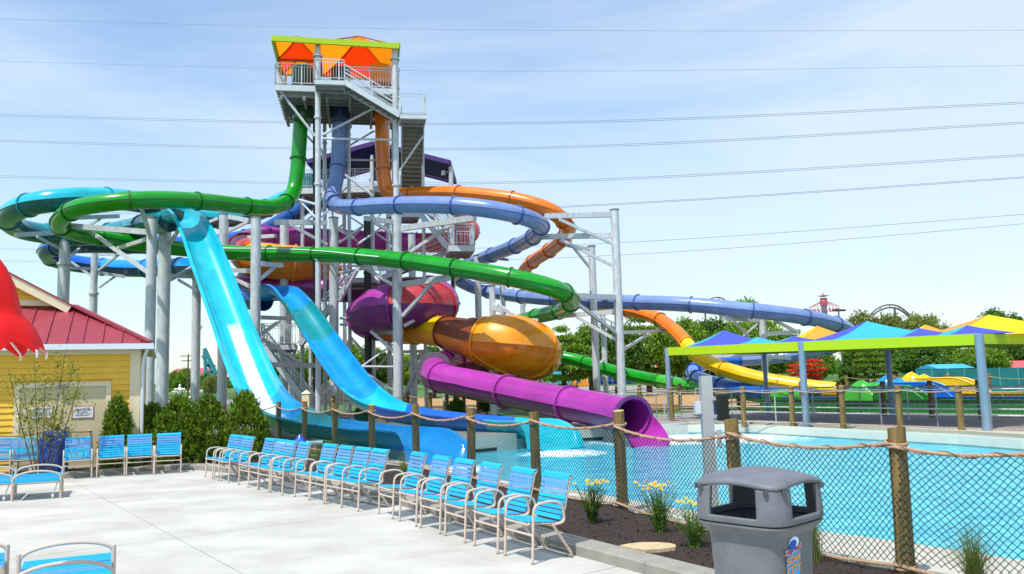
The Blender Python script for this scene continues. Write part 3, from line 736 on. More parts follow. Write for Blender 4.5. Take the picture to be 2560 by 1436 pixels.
# run-out lanes at the right: green wall in front, blue and yellow behind, humps where each tube lets out
LGR = mat('dark green trough fibreglass', srgb(14, 112, 34), rough=.3, coat=.4, var=.08, vscale=1)
def lane(name, label, a, b, width, z0, z1, m, hood=None, hm=None):
    a, b = V(a), V(b); t = (b-a).normalized(); nn = V((-t.y, t.x, 0)); hm = hm or m
    th = thing(name, label, 'run-out lane', (a.x, a.y, 0), 'slide run-out lanes')
    Lx = (b-a).length; k = max(1, int(Lx/3.2))
    for i in range(k):
        p0 = a+t*(Lx*i/k+0.01); p1 = a+t*(Lx*(i+1)/k-0.01); mb = MB()
        for s_ in (0, width): mb.prism([p0+nn*s_, p1+nn*s_, p1+nn*(s_+.05), p0+nn*(s_+.05)], z0, z1)
        mb.prism([p0+nn*.05, p1+nn*.05, p1+nn*width, p0+nn*width], z0, z0+0.15)
        mb.prism([p0-nn*.09, p1-nn*.09, p1+nn*.03, p0+nn*.03], z1, z1+0.035)
        part('lane_panel', mb, m, th, smooth=30)
    def s_at(px):
        lo, hi = -8, Lx+8
        for _ in range(50):
            md = (lo+hi)/2; p = a+t*md
            if 1280+p.x/p.y*FPX < px: lo = md
            else: hi = md
        return lo
    if hood:
        x0, x1, x2, x3, zh, zg = hood      # hood from x0 to x1, guard flat to x2, curving down to x3
        s0, s1, s2, s3 = [s_at(x) for x in (x0, x1, x2, x3)]
        for kk, (c_, r_) in enumerate(((width*.28, width*.42), (width*.78, width*.42))):
            K = 12; vs = []; sh = .35*kk
            for i in range(K):
                u = i/(K-1); q = a+t*(s0+sh+(s1-s0)*u); top = max(.08, (zh-z1)*(math.sin(math.pi*min(1, .12+u*.75))**.8)*(1-.12*kk))
                for j in range(11):
                    an = math.pi*j/10; vs.append(q+nn*(c_-r_*math.cos(an))+V((0, 0, z1-.03+top*math.sin(an)**.8)))
            mb = MB(); mb.add(vs, [(i*11+j, i*11+j+1, (i+1)*11+j+1, (i+1)*11+j) for i in range(K-1) for j in range(10)])
            o = part('exit_hood', mb, hm, th, smooth=60)
            rim = vs[(K//2)*11:(K//2)*11+11]; rb = MB(); rb.sweep(rim, .045, 6); part('hood_rim', rb, hm, o)
        for off in (0, width):
            mb = MB(); K = 16; vs = []; tops = []
            for i in range(K):
                u = i/(K-1); s_ = s1-.4+(s3-s1+.4)*u; f_ = 1 if s_ < s2 else max(0, 1-((s_-s2)/(s3-s2))**1.9)
                q = a+t*s_+nn*off; top = z1+.02+(zg-z1)*f_
                vs += [q-nn*.02+V((0, 0, z1)), q-nn*.02+V((0, 0, top)), q+nn*.03+V((0, 0, top)), q+nn*.03+V((0, 0, z1))]; tops.append(q+V((0, 0, top)))
            mb.add(vs, [(i*4+e, i*4+(e+1) % 4, (i+1)*4+(e+1) % 4, (i+1)*4+e) for i in range(K-1) for e in range(4)]+[(0, 1, 2, 3)])
            o = part('splash_guard', mb, m, th, smooth=40); rb = MB(); rb.sweep(tops, .04, 6); part('guard_rim', rb, hm, o)
    return th
ga = foot(1905, 1010, 41); gb = foot(2760, 1040, 31)
tl = (gb-ga).normalized(); nl = V((-tl.y, tl.x, 0))
lane('run_out_lane', 'green run-out trough nearest the walkway, its long side wall facing the pool', ga, gb, 1.0, -0.02, 0.60, LGR, (2098, 2168, 2225, 2290, 1.50, 1.16), GRL)
lane('run_out_lane', 'blue run-out trough between the green and the yellow one', ga+nl*1.2+tl*.5, gb+nl*1.2, 1.0, -0.02, 0.66, ROY, (2165, 2225, 2290, 2362, 1.66, 1.30), AZU)
lane('run_out_lane', 'yellow run-out trough farthest from the walkway', ga+nl*2.4+tl*2, gb+nl*2.4, 1.0, -0.02, 0.78, YEL, (2226, 2292, 2365, 2442, 1.80, 1.45), YEL)
# ================================================================ STEEL SUPPORT COLUMNS
def saddle(parent, p, w=0.9):
    mb = MB(); mb.bar(p+V((-.18, 0, -.12)), p+V((.18, 0, .12)), 0.12, 0.25); part('saddle', mb, STEEL, parent)
def column(label, px, py, d, dia, arms=(), base_z=0.0, flange=None, name='steel_column', group='galvanised support columns of the slides', split=None):
    """top at pixel (px,py) at depth d; arms: ((x0,y0,d0),(x1,y1,d1), width)"""
    top = P(px, py, d); b = V((top.x, top.y, base_z))
    t = thing(name, label, 'column', b, group)
    mb = MB(); zm = None
    if split:
        zm = P(px, split, d).z
        mb.rod(b, V((b.x, b.y, zm)), dia/2*1.12, n=20); mb.rod(V((b.x, b.y, zm)), top, dia/2, n=20)
    else: mb.rod(b, top, dia/2, n=20)
    part('pole', mb, STEEL, t, smooth=40)
    if zm:
        mb = MB(); mb.rod(V((b.x, b.y, zm-.06)), V((b.x, b.y, zm+.06)), dia*.72, n=20); part('flange', mb, STEEL, t)
    mb = MB(); mb.rod(top, top+V((0, 0, 0.05)), dia/2+0.03, n=20); part('cap', mb, STEELD, t)
    mb = MB(); mb.rod(b-V((0, 0, 0.1)), b+V((0, 0, 0.08)), dia*1.0, n=16)
    for k in range(8):
        q = math.pi*k/4; mb.rod(b+V((math.cos(q)*dia*.85, math.sin(q)*dia*.85, 0)), b+V((math.cos(q)*dia*.85, math.sin(q)*dia*.85, .18)), 0.03, n=6)
    part('base_plate', mb, STEELD, t)
    for k in range(4):
        q = k*math.pi/2+.4
    for (p0, p1, w) in arms:
        mb = MB(); mb.bar(P(*p0), P(*p1), w, w*1.3); part('support_arm' if w >= 0.16 else 'arm_brace', mb, STEEL, t, smooth=0)
    return t
column('tall column at the far right of the tower with long horizontal arms reaching left', 1536, 526, 42, .44, [((1362, 541, 41), (1527, 537, 42), .2), ((1398, 549, 41), (1530, 609, 42), .11), ((1342, 593, 42), (1529, 589, 42), .2), ((1402, 599, 41.6), (1530, 664, 42), .11),
        ((1380, 738, 38), (1540, 744, 42), .2), ((1428, 748, 39), (1545, 836, 42), .12), ((1397, 791, 43), (1537, 779, 42), .18), ((1443, 794, 42.6), (1540, 850, 42), .12), ((1550, 832, 42), (1664, 827, 50), .14), ((1552, 878, 42), (1622, 836, 48), .11)])
column('slimmer column just left of the tallest right-hand column', 1479, 617, 46, .40, [((1412, 613, 45), (1474, 623, 46), .13), ((1425, 608, 45), (1477, 672, 46), .1), ((1490, 925, 46), (1508, 900, 55), .1)])
column('thin column behind the pair on the right, under the blue tube', 1507, 773, 56, .36, [((1500, 790, 55), (1545, 812, 50), .1), ((1488, 920, 56), (1510, 921, 56), .12)])
column('short column under the long blue tube near the yellow slide', 1905, 797, 44.5, .36, [((1806, 795, 43.5), (1898, 800, 44.5), .2), ((1835, 804, 43.5), (1870, 838, 45), .1), ((1912, 836, 44.5), (1998, 829, 47), .18), ((1936, 801, 44), (1992, 830, 45), .12), ((1860, 840, 46), (1900, 806, 44.5), .1), ((1780, 891, 46), (1900, 886, 44.5), .15), ((1910, 908, 44.5), (1945, 882, 47), .12), ((1915, 892, 44.5), (1975, 896, 50), .14)])
column('column directly in front of the tower, crossing the green tube', 991, 536, 42.5, .52, [((912, 546, 41), (984, 556, 42.4), .18), ((930, 552, 41.2), (986, 588, 42.4), .12), ((1004, 572, 42.5), (1187, 545, 38), .22), ((1012, 640, 42.5), (1128, 562, 40), .13),
        ((900, 668, 41.6), (985, 672, 42.4), .2), ((916, 672, 41.8), (986, 716, 42.4), .13), ((1004, 712, 42.4), (1120, 695, 38.5), .22), ((1008, 790, 42.4), (1080, 708, 40), .14), ((1010, 815, 42.4), (1045, 795, 43), .12), ((930, 830, 46), (1005, 832, 43), .18)])
column('column left of the front tower column, ending below the blue elbow', 834, 546, 45, .5, [((848, 575, 45), (886, 596, 45), .12), ((850, 752, 45), (894, 674, 43), .14)])
column('column between the cyan drop flume and the tower legs', 711, 552, 47.5, .5, [((686, 556, 43), (817, 557, 44.6), .2), ((724, 562, 43.4), (818, 612, 44.6), .12), ((600, 595, 50), (688, 590, 47), .16)])
column('column rising just right of the cyan drop flume', 640, 545, 41, .5, [((652, 660, 41), (705, 664, 42.8), .18), ((650, 698, 41), (692, 664, 42.6), .12), ((652, 838, 41), (700, 802, 45), .12), ((652, 845, 41), (745, 905, 46), .12), ((650, 912, 42), (792, 914, 46), .2), ((572, 676, 46), (632, 678, 41), .18), ((576, 692, 46), (634, 722, 41), .12), ((650, 794, 42), (734, 797, 46), .16)])
column('column left of the cyan flume foot, behind the cyan tube', 560, 537, 47, .54, [((545, 546, 46), (500, 565, 46), .12), ((570, 542, 47), (624, 552, 46), .2), ((573, 578, 47), (618, 556, 46), .12)])
column('column behind the top of the cyan flume', 413, 546, 42, .62, [((425, 610, 42), (446, 575, 40), .14), ((425, 700, 43), (482, 668, 48), .14), ((428, 690, 43), (500, 693, 48), .16), ((446, 700, 44), (492, 727, 49), .1)])
column('front left column holding the green loop with a long brace', 381, 546, 38.6, .47, [((150, 563, 40), (372, 581, 38.6), .2), ((222, 576, 40.2), (370, 682, 38.6), .13), ((286, 624, 43), (372, 597, 38.6), .14), ((354, 524, 37.3), (378, 600, 38.5), .14), ((372, 582, 38.6), (380, 655, 38.5), .1)])
column('far left column with a flange, in front of the blue loop', 163, 588, 46, .56, [((38, 588, 42), (152, 582, 46), .18), ((92, 592, 43.5), (150, 622, 46), .1), ((180, 545, 41.6), (297, 541, 44), .16), ((226, 562, 43), (252, 546, 43), .1), ((176, 640, 46), (206, 618, 48), .12), ((176, 670, 46), (225, 672, 50), .14)], split=660)
column('second thinner column from the left with a flange', 237, 632, 52, .44, [((246, 637, 52), (325, 632, 49), .14), ((247, 676, 52), (300, 634, 50), .11), ((247, 682, 52), (312, 692, 52.6), .14), ((248, 720, 52), (290, 690, 52.5), .1), ((178, 655, 52), (228, 690, 52), .1)], split=734)
column('column left of the cyan drop flume standing in the background', 492, 700, 50, .52, [((496, 830, 50), (505, 815, 50), .08)])
column('column behind the low end of the purple raft tube, right of the tower', 1029, 585, 52, .46, [((1005, 880, 52), (1075, 878, 52), .14), ((1010, 915, 52), (1060, 880, 52), .1)])
column('column right of the crimson bowl, under the green tube', 1193, 640, 50, .40, [((1200, 643, 50), (1270, 650, 48.5), .12), ((1198, 705, 50), (1250, 712, 54), .12)])
column('slim column above the amber bowl with a bolted bracket', 1230, 716, 43, .32, [((1246, 764, 43), (1306, 802, 41.6), .14), ((1226, 722, 42.6), (1236, 768, 42.6), .16), ((1224, 768, 42.4), (1252, 776, 42.4), .2), ((1295, 803, 41.4), (1345, 806, 41.4), .26)])
column('slim column behind the bolted bracket, under the blue tube', 1256, 704, 54, .36, [((1262, 745, 54), (1290, 715, 54), .1)])
column('short slim column under the orange curve', 1305, 719, 56, .34, [((1306, 775, 56), (1318, 752, 56), .12)])
column('column under the amber bowl', 1231, 925, 41.5, .34)
column('thin column standing under the crimson bowl', 1110, 800, 48, .30, [((868, 810, 47), (935, 812, 46), .14), ((1008, 1000, 45), (1068, 870, 46), .12)])
# ================================================================ THE TOWER
DARKDECK = mat('deck underside', srgb(126, 122, 116), rough=0.7, var=0.15, vscale=3, bump=0.2)
GALV = mat('painted grey steel', srgb(192, 200, 206), rough=0.5, metal=0.1, var=0.08, vscale=3)
def railing(a, b, h, parent, sp=0.13, mid=True, name='railing', th=0.045):
    a, b = V(a), V(b); Lr = (b-a).length
    if Lr < 0.05: return
    mb = MB(); up = V((0, 0, h))
    mb.bar(a+up, b+up, th); mb.bar(a+V((0, 0, .1)), b+V((0, 0, .1)), th*.8)
    if mid: mb.bar(a+up*.86, b+up*.86, th*.6)
    n = max(1, int(Lr/sp))
    for k in range(n+1):
        p = a+(b-a)*(k/n); w = 0.018 if (k % max(1, round(1.2/sp))) else 0.06
        mb.bar(p+V((0, 0, .0 if w > .03 else .1)), p+up, w)
    part(name, mb, GALV, parent, smooth=0)
def stair(p0, p1, width, parent, rail=True, pick=0.14):
    """flight from upper p0 to lower p1 (centre of the near edge), width is a horizontal vector"""
    p0, p1, w = V(p0), V(p1), V(width); d = p1-p0; n = max(4, int(abs(d.z)/0.18)); hd = V((d.x, d.y, 0)); run = hd.length/n
    f = MB()
    for q in (p0, p0+w): f.bar(q, q+d, 0.06, 0.30)
    fl = part('stair_flight', f, GALV, parent, smooth=0)
    hn = hd.normalized()
    src = None
    for k in range(n):
        c = p0+d*((k+.5)/n)+w*.5
        if src is None:
            wn = w.length; rot = Matrix((hn, w.normalized(), V((0, 0, 1)))).transposed()
            mb = MB(); mb.box((0, 0, 0), (run+.03, wn-.07, .045), rot); mb.box(hn*(run*.5)+V((0, 0, -.09)), (.02, wn-.07, .17), rot)
            me = mesh_of('tread', mb, DARKDECK, 0); src = True
        o = bpy.data.objects.new('tread', me); COL.objects.link(o); o.parent = fl; o.location = c-root_loc(fl)
    if rail:
        for q in (p0, p0+w):
            mb = MB(); up = V((0, 0, .95))
            mb.bar(q+up, q+d+up, .05); mb.bar(q+up*.75, q+d+up*.75, .03); mb.bar(q+up*.5, q+d+up*.5, .03); mb.bar(q+up*.25, q+d+up*.25, .03)
            k2 = max(2, int(hd.length/1.1))
            for k in range(k2+1): mb.bar(q+d*(k/k2), q+d*(k/k2)+up, .05)
            part('handrail', mb, GALV, fl, smooth=0)
    return fl
def deck(poly, z, parent, th=0.28, name='deck'):
    mb = MB(); mb.prism(poly, z-th, z-.04); o = part(name, mb, GALV, parent, smooth=0)
    mb = MB(); mb.prism(poly, z-.039, z); part('grating', mb, DARKDECK, o, smooth=0)
    xs = [p[0] for p in poly]; ys = [p[1] for p in poly]; mb = MB(); y = min(ys)+.3
    while y < max(ys)-.1:
        mb.box(((min(xs)+max(xs))/2, y, z-th-.06), (max(xs)-min(xs)-.1, .10, .12)); y += .55
    part('joists', mb, DARKDECK, o, smooth=0)
    return o
tw_c = foot(895, 0, 45); TWR = R(10.5)
def PT(px, py, d):
    """tower-frame point on the tower's own plane y=d that is seen at a pixel"""
    dr = CROT @ V(((px-W0/2)/FPX, -(py-H0/2)/FPX, -1.0)); Ri = Matrix.Rotation(-TWR, 3, 'Z')
    e = Ri @ (EYE-tw_c)+tw_c; q = Ri @ dr; return e+q*((d-e.y)/q.y)

tower = thing('slide_tower', 'tall grey steel stair tower with a lime edged orange and red fabric roof', 'slide tower', tw_c, rz=TWR)
xL = PT(795, 500, 43).x; xR = PT(991, 500, 43).x; yF, yB = 43.0, 47.8
xL2 = PT(812, 500, yB).x; xR2 = PT(985, 500, yB).x
zroof = PT(795, 97, 43).z
legs = [(xL, yF, PT(795, 105, 43).z, .15), (xR, yF, PT(990, 112, 43).z, .16), (xL2, yB, 18.4, .11), (xR2, yB, 18.2, .11), (PT(870, 0, 46).x, 46, 16.8, .10), (PT(963, 0, 48.5).x, 48.5, 14.0, .09), (PT(1058, 500, 45.5).x, 45.5, 15.2, .10), (PT(929, 500, 46.8).x, 46.8, 13.0, .1)]
for (x, y, z, r) in legs:
    mb = MB(); mb.rod((x, y, -.05), (x, y, z), r, n=14)
    for zz in (4.2, 8.4, 12.4, 16.0):
        if zz < z-.5: mb.rod((x, y, zz-.05), (x, y, zz+.05), r*1.35, n=14)
    mb.rod((x, y, -.02), (x, y, .12), r*2, n=10)
    part('leg', mb, STEEL, tower)
for (px, py0, d, r) in ((787, 262, 46.6, .11), (918, 545, 45.5, .20), (1131, 640, 50, .09)):
    a = PT(px, py0, d); mb = MB(); mb.rod((a.x, a.y, 0), a, r, n=14)
    for zz in range(2, int(a.z), 3): mb.rod((a.x, a.y, zz-.06), (a.x, a.y, zz+.06), r*1.15, n=14)
    part('water_pipe', mb, BLACK, tower)
# beams and diagonal braces, seen in the photograph between the legs
br = [((806, 347, 43), (985, 350, 43), .13), ((806, 338, 43), (936, 270, 43.6), .13), ((700, 228, 43.3), (787, 340, 43.2), .14), ((720, 288, 47.8), (790, 365, 46.5), .12), ((935, 328, 47.6), (868, 368, 47.8), .12), ((985, 300, 43.2), (936, 330, 47), .1),
      ((803, 372, 43.2), (813, 398, 47), .1), ((862, 437, 43.2), (932, 490, 43.2), .13), ((866, 400, 47), (985, 402, 47), .12), ((804, 372, 43), (832, 540, 47), .1), ((803, 500, 43), (822, 450, 47.8), .1),
      ((748, 500, 44.5), (792, 512, 43.2), .14), ((750, 503, 44.5), (790, 545, 43.2), .1), ((802, 530, 43), (866, 470, 47.5), .1), ((800, 545, 43.2), (850, 500, 47), .1),
      ((848, 607, 44.5), (932, 548, 45.8), .13), ((848, 568, 44.5), (900, 610, 45.8), .1), ((874, 542, 46.8), (906, 563, 46), .1), ((893, 612, 44.5), (978, 553, 46), .13), ((940, 584, 46), (982, 612, 46), .12),
      ((849, 664, 45), (985, 668, 46), .13), ((849, 682, 45), (912, 672, 46), .14), ((866, 700, 45), (895, 668, 45), .1), ((925, 665, 46), (947, 708, 44), .16), ((850, 796, 45), (985, 799, 46), .15), ((850, 812, 45), (985, 814, 46), .14), ((872, 838, 46), (935, 910, 46), .14),
      ((800, 770, 43), (830, 840, 47.8), .1), ((928, 828, 44), (990, 884, 43), .22), ((800, 860, 43.1), (988, 980, 43.4), .10), ((806, 985, 43.1), (985, 860, 43.4), .10), ((1000, 1010, 43.2), (1055, 885, 48), .1), ((940, 925, 46), (1000, 850, 46), .12),
      ((925, 930, 46), (985, 1005, 44), .12), ((760, 1000, 47), (800, 905, 47), .12), ((800, 915, 43), (990, 918, 43), .12), ((848, 720, 47), (985, 722, 47), .12), ((804, 640, 43.1), (852, 600, 47.8), .1), ((985, 470, 43.2), (1055, 540, 45.5), .12), ((1000, 425, 43), (1058, 340, 43.4), .11)]
for p0, p1, w in br:
    mb = MB(); mb.rod(PT(*p0), PT(*p1), w/2, n=8); part('brace', mb, STEEL, tower)
# upper platform
zP = PT(740, 212, 43).z
x0, x1 = PT(688, 212, 43).x, PT(999, 212, 43).x
deck([(x0, 43.0), (x1, 43.0), (x1, 47.9), (x0+.4, 47.9)], zP, tower, th=.34, name='upper_deck')
mb = MB()
for k in range(9):
    y = 43.3+k*.55; mb.box(((x0+x1)/2, y, zP-.52), (x1-x0-.5, .12, .20))
for k in range(6): mb.box((x0+.3+k*(x1-x0-.6)/5, 45.4, zP-.72), (.14, 4.8, .24))
part('deck_frame', mb, DARKDECK, tower, smooth=0)
xm = PT(783, 200, 43).x
railing((x0, 43.02, zP), (xm, 43.02, zP), 1.15, tower, .14); railing((x0, 43.02, zP), (x0+.3, 47.8, zP), 1.15, tower, .14)
railing((PT(862, 200, 43).x, 43.12, zP), (x1, 43.12, zP), 1.15, tower, .14); railing((x1, 43.02, zP), (x1, 47.8, zP), 1.15, tower, .2); railing((x0+.3, 47.85, zP), (x1, 47.85, zP), 1.15, tower, .2)
# projecting landing B
zB = PT(820, 199, 41.8).z; bx0, bx1 = PT(786, 199, 41.8).x, PT(861, 199, 41.8).x
deck([(bx0, 41.8), (bx1, 41.8), (bx1, 42.95), (bx0, 42.95)], zB, tower, th=.26, name='landing')
railing((bx0, 41.82, zB), (bx1, 41.82, zB), 1.1, tower, .13); railing((bx0, 41.82, zB), (bx0, 42.9, zB), 1.1, tower, .13)
# flight C to landing D
zD = PT(1035, 285, 41.8).z; dx0, dx1 = PT(1000, 285, 41.8).x, PT(1066, 285, 41.8).x
stair((bx1, 41.85, zB-.08), (dx0, 41.85, zD-.08), (0, 1.1, 0), tower)
deck([(dx0, 41.8), (dx1, 41.8), (dx1, 43.2), (dx0, 43.2)], zD, tower, th=.26, name='landing')
railing((dx0, 41.82, zD), (dx1, 41.82, zD), 1.1, tower, .13); railing((dx1, 41.82, zD), (dx1, 43.2, zD), 1.1, tower, .13)
# flight E going down and back, seen from below
zE = PT(1030, 470, 47).z
stair((PT(1004, 300, 43.2).x, 43.2, zD-.1), (PT(1004, 470, 47.0).x, 47.0, zE), (1.2, 0, 0), tower)
deck([(dx0-.2, 47.2), (dx0+1.9, 47.2), (dx0+1.9, 48.6), (dx0-.2, 48.6)], zE, tower, th=.26, name='landing')
# flight F down to the right-hand landing G
zG = PT(1130, 612, 43.6).z; gx0, gx1 = PT(1085, 605, 43.6).x, PT(1187, 605, 43.6).x
zF = PT(1045, 535, 45.6).z; fx0 = PT(1035, 535, 45.6).x
deck([(fx0-1.5, 45.2), (fx0+.3, 45.2), (fx0+.3, 46.7), (fx0-1.5, 46.7)], zF, tower, th=.26, name='landing')
stair((fx0+.3, 45.2, zF-.1), (gx0+.9, 44.6, zG-.05), (.35, 1.35, 0), tower)
deck([(gx0+.8, 43.6), (gx1, 43.6), (gx1, 45.9), (gx0+.8, 45.9)], zG, tower, th=.36, name='landing')
railing((gx1, 43.62, zG), (gx1, 45.9, zG), 1.15, tower, .13); railing((gx0+1.0, 43.62, zG), (gx1, 43.62, zG), 1.15, tower, .13); railing((gx0+1.5, 45.88, zG), (gx1, 45.88, zG), 1.15, tower, .2)
# flights H, I below: down to the left, then the lowest one to the ground
zH = PT(960, 700, 47).z
stair((gx0+.8, 46.0, zG-.1), (PT(950, 700, 47).x, 46.2, zH), (0, 1.2, 0), tower)
hx = PT(950, 700, 47).x
deck([(hx-1.6, 46.0), (hx, 46.0), (hx, 47.6), (hx-1.6, 47.6)], zH, tower, th=.26, name='landing')
zI = PT(690, 862, 46.5).z; ix0, ix1 = PT(655, 862, 46.5).x, PT(740, 862, 46.5).x
deck([(ix0, 46.2), (ix1, 46.2), (ix1, 47.8), (ix0, 47.8)], zI, tower, th=.3, name='landing')
stair((hx-1.6, 46.3, zH-.1), (ix1+.2, 46.3, zI), (0, 1.2, 0), tower)
railing((ix0, 46.2, zI), (ix1, 46.2, zI), 1.15, tower, .15); railing((ix0, 46.2, zI), (ix0, 47.8, zI), 1.15, tower, .2); railing((ix0, 47.75, zI), (ix1, 47.75, zI), 1.15, tower, .15)
stair((ix0+.3, 46.0, zI-.2), (PT(800, 1010, 45.6).x, 45.6, .1), (0, -1.2, 0), tower)
for px, py, d in ((660, 870, 47), (736, 870, 47), (776, 850, 46.4), (756, 800, 47.6)):
    a = PT(px, py, d); mb = MB(); mb.rod((a.x, a.y, 0), a, .09, n=10); part('leg', mb, STEEL, tower)
# start capsules on and under the deck
def capsule(px, py0, py1, d, r, m, nm='start_capsule'):
    a, b = PT(px, py0, d), PT(px, py1, d); mb = MB(); mb.rod((b.x, b.y, b.z), (b.x, b.y, a.z), r, n=18); part(nm, mb, m, tower)
DG = mat('dark green plastic', srgb(30, 70, 30), rough=.3, coat=.4); DB = mat('dark blue plastic', srgb(22, 34, 62), rough=.3, coat=.4); DO = mat('deep orange plastic', srgb(214, 140, 20), rough=.3, coat=.4)
capsule(758, 172, 212, 45.0, .62, DG); capsule(852, 174, 212, 45, .55, DB); capsule(952, 168, 214, 45, .62, DO)
capsule(757, 228, 300, 45.0, .56, DG, 'trapdoor_housing'); capsule(851, 232, 300, 45.0, .56, DB, 'trapdoor_housing'); capsule(955, 232, 300, 45.6, .53, ORA, 'trapdoor_housing')
mb = MB(); a = PT(745, 246, 44.7); mb.box(a, (.16, .03, .24)); sg = part('number_plate', mb, WHITE, tower, smooth=0)
text_mesh('0', .15, NUM, tower, a+V((0, -.02, 0)), (1, 0, 0), (0, 0, 1), 'numeral')
# fabric roof
LIME = mat('lime painted steel', srgb(168, 196, 10), rough=0.4); ORF = mat('orange roof fabric', srgb(250, 150, 18), rough=0.8, trans=0.55); REF = mat('red roof fabric', srgb(252, 66, 10), rough=0.8, trans=0.55); OFR = mat('ochre frame', srgb(150, 100, 20), rough=.5)
rA, rB = PT(681, 96, 42.6), PT(998, 108, 42.6); zr = rA.z; xA, xB = rA.x, rB.x; xM = PT(795, 100, 42.6).x; yf, yb = 42.6, 47.6
mb = MB()
for p0, p1 in (((xA, yf), (xB, yf)), ((xA, yb), (xB, yb)), ((xA, yf), (xA, yb)), ((xB, yf), (xB, yb))):
    mb.bar((p0[0], p0[1], zr), (p1[0], p1[1], zr-(.12 if p1[0] == xB and p0[0] == xA else 0)), .12, .30)
roof = part('roof_beam', mb, LIME, tower, smooth=0)
def pyramid(x0_, x1_, y0_, y1_, z, h, cols, parent):
    ap = V(((x0_+x1_)/2, (y0_+y1_)/2, z+h)); cs_ = [V((x0_, y0_, z)), V((x1_, y0_, z)), V((x1_, y1_, z)), V((x0_, y1_, z))]
    for k in range(4):
        mb = MB(); a, b = cs_[k], cs_[(k+1) % 4]; vs = []; Kq = 6
        for i in range(Kq+1):
            for j in range(Kq+1-i):
                u, v = i/Kq, j/Kq; w = 1-u-v; p = ap*u+a*v+b*w; p.z -= 0.35*h*(u*(1-u)) ; vs.append(p)
        idx = {}; c = 0
        for i in range(Kq+1):
            for j in range(Kq+1-i): idx[i, j] = c; c += 1
        fs = []
        for i in range(Kq):
            for j in range(Kq-i):
                fs.append((idx[i, j], idx[i+1, j], idx[i, j+1]))
                if j < Kq-i-1: fs.append((idx[i+1, j], idx[i+1, j+1], idx[i, j+1]))
        mb.add(vs, fs); part('fabric_panel', mb, cols[k], parent, smooth=60)
        mb = MB(); mb.rod(a, ap, .045, n=6); part('hip_rafter', mb, OFR, parent)
pyramid(xM, xB, yf, yb, zr-.1, 1.5, [ORF, ORF, REF, ORF], tower)
ym = (yf+yb)/2+.1
pyramid(xA, xM, yf, ym, zr-.1, .8, [ORF, ORF, REF, ORF], tower); pyramid(xA, xM, ym, yb, zr-.1, .8, [ORF, REF, ORF, REF], tower)
mb = MB(); mb.bar((xA, ym, zr-.1), (xM, ym, zr-.1), .1, .2); mb.bar((xM, yf, zr-.1), (xM, yb, zr-.1), .1, .2); part('roof_frame', mb, OFR, tower, smooth=0)
for x in (xL, xR):
    mb = MB(); mb.rod((x, 43, zr-.75), (x, 43, zr-.68), .27, n=14); mb.rod((x, 43, zr-.7), (x, 43, zr+.1), .12, n=10); part('post_head', mb, STEEL, tower)
for x in (xA+.25, xB-.1):
    mb = MB(); mb.rod((x, yb-.1, zP), (x, yb-.1, zr-.1), .09, n=10); part('roof_post', mb, STEEL, tower)

# ---------------------------------------------------------------- the second, lower tower behind
t2c = foot(950, 0, 54)
tower2 = thing('slide_tower', 'lower tower behind with a purple edged navy blue fabric roof', 'slide tower', t2c)
NVF = mat('navy roof fabric', srgb(16, 22, 76), rough=.8, trans=.08); BLF = mat('blue roof fabric', srgb(20, 90, 190), rough=.8, trans=.4); PRP = mat('purple painted steel', srgb(72, 38, 118), rough=.5)
r0, r1 = P(768, 392, 52), P(1002, 372, 52); zt = 2+(958-388)*52/FPX
x0t, x1t, x2t = P(768, 385, 52).x, P(935, 385, 52).x, P(1125, 420, 52).x
yt0, yt1 = 52.0, 57.5
zt = P(940, 400, 52).z
mb = MB()
for p0, p1 in (((x0t, yt0, zt), (x1t, yt0, zt+1.1)), ((x1t, yt0, zt+1.1), (x2t, yt0, zt-.3)), ((x0t, yt1, zt), (x1t, yt1, zt+1.1)), ((x1t, yt1, zt+1.1), (x2t, yt1, zt-.3)), ((x0t, yt0, zt), (x0t, yt1, zt)), ((x2t, yt0, zt-.3), (x2t, yt1, zt-.3))):
    mb.bar(p0, p1, .12, .28)
part('roof_beam', mb, PRP, tower2, smooth=0)
for (xa, za, xb, zb, m) in ((x0t, zt, x1t, zt+1.1, NVF), (x1t, zt+1.1, x2t, zt-.3, NVF)):
    mb = MB(); mb.quad((xa, yt0+.1, za+.02), (xb, yt0+.1, zb+.02), (xb, yt1-.1, zb+.02), (xa, yt1-.1, za+.02)); part('fabric_panel', mb, m, tower2, smooth=0)
mb = MB(); mb.quad((x1t-.7, yt0+2.0, zt-.9), (x1t-.1, yt0+2.0, zt-.9), (x1t, yt1-.4, zt+1.0), (x1t-.9, yt1-.4, zt+.8)); part('fabric_panel', mb, BLF, tower2, smooth=0)
z2 = P(870, 470, 53).z; xa2, xb2 = P(752, 470, 53).x, P(1000, 470, 53).x
deck([(xa2, 52.6), (xb2, 52.6), (xb2, 57), (xa2, 57)], z2, tower2, th=.4, name='upper_deck')
railing((xa2, 52.62, z2), (xb2, 52.62, z2), 1.15, tower2, .15); railing((xa2, 52.6, z2), (xa2, 57, z2), 1.15, tower2, .2)
for px, d in ((930, 52.3), (1127, 52.3), (860, 56), (756, 53), (970, 53), (725, 55)):
    a = P(px, 420, d); mb = MB(); top = zt+.4 if px in (930,) else (zt-.5 if px == 1127 else z2)
    mb.rod((a.x, a.y, 0), (a.x, a.y, top), .13 if px != 1127 else .15, n=12); part('leg', mb, STEEL, tower2)
mb = MB(); a = P(772, 450, 53.4); mb.rod(a+V((0, 0, -.9)), a+V((0, 0, .3)), .6, n=16); part('tube_entry', mb, TEA, tower2)
mb = MB(); a = P(1127, 432, 52.3); mb.bar(a, a+V((-.4, -.3, 0)), .06); mb.rod(a+V((-.45, -.3, .05)), a+V((-.45, -.3, -.25)), .12, .16, n=10); part('lamp', mb, STEELD, tower2)
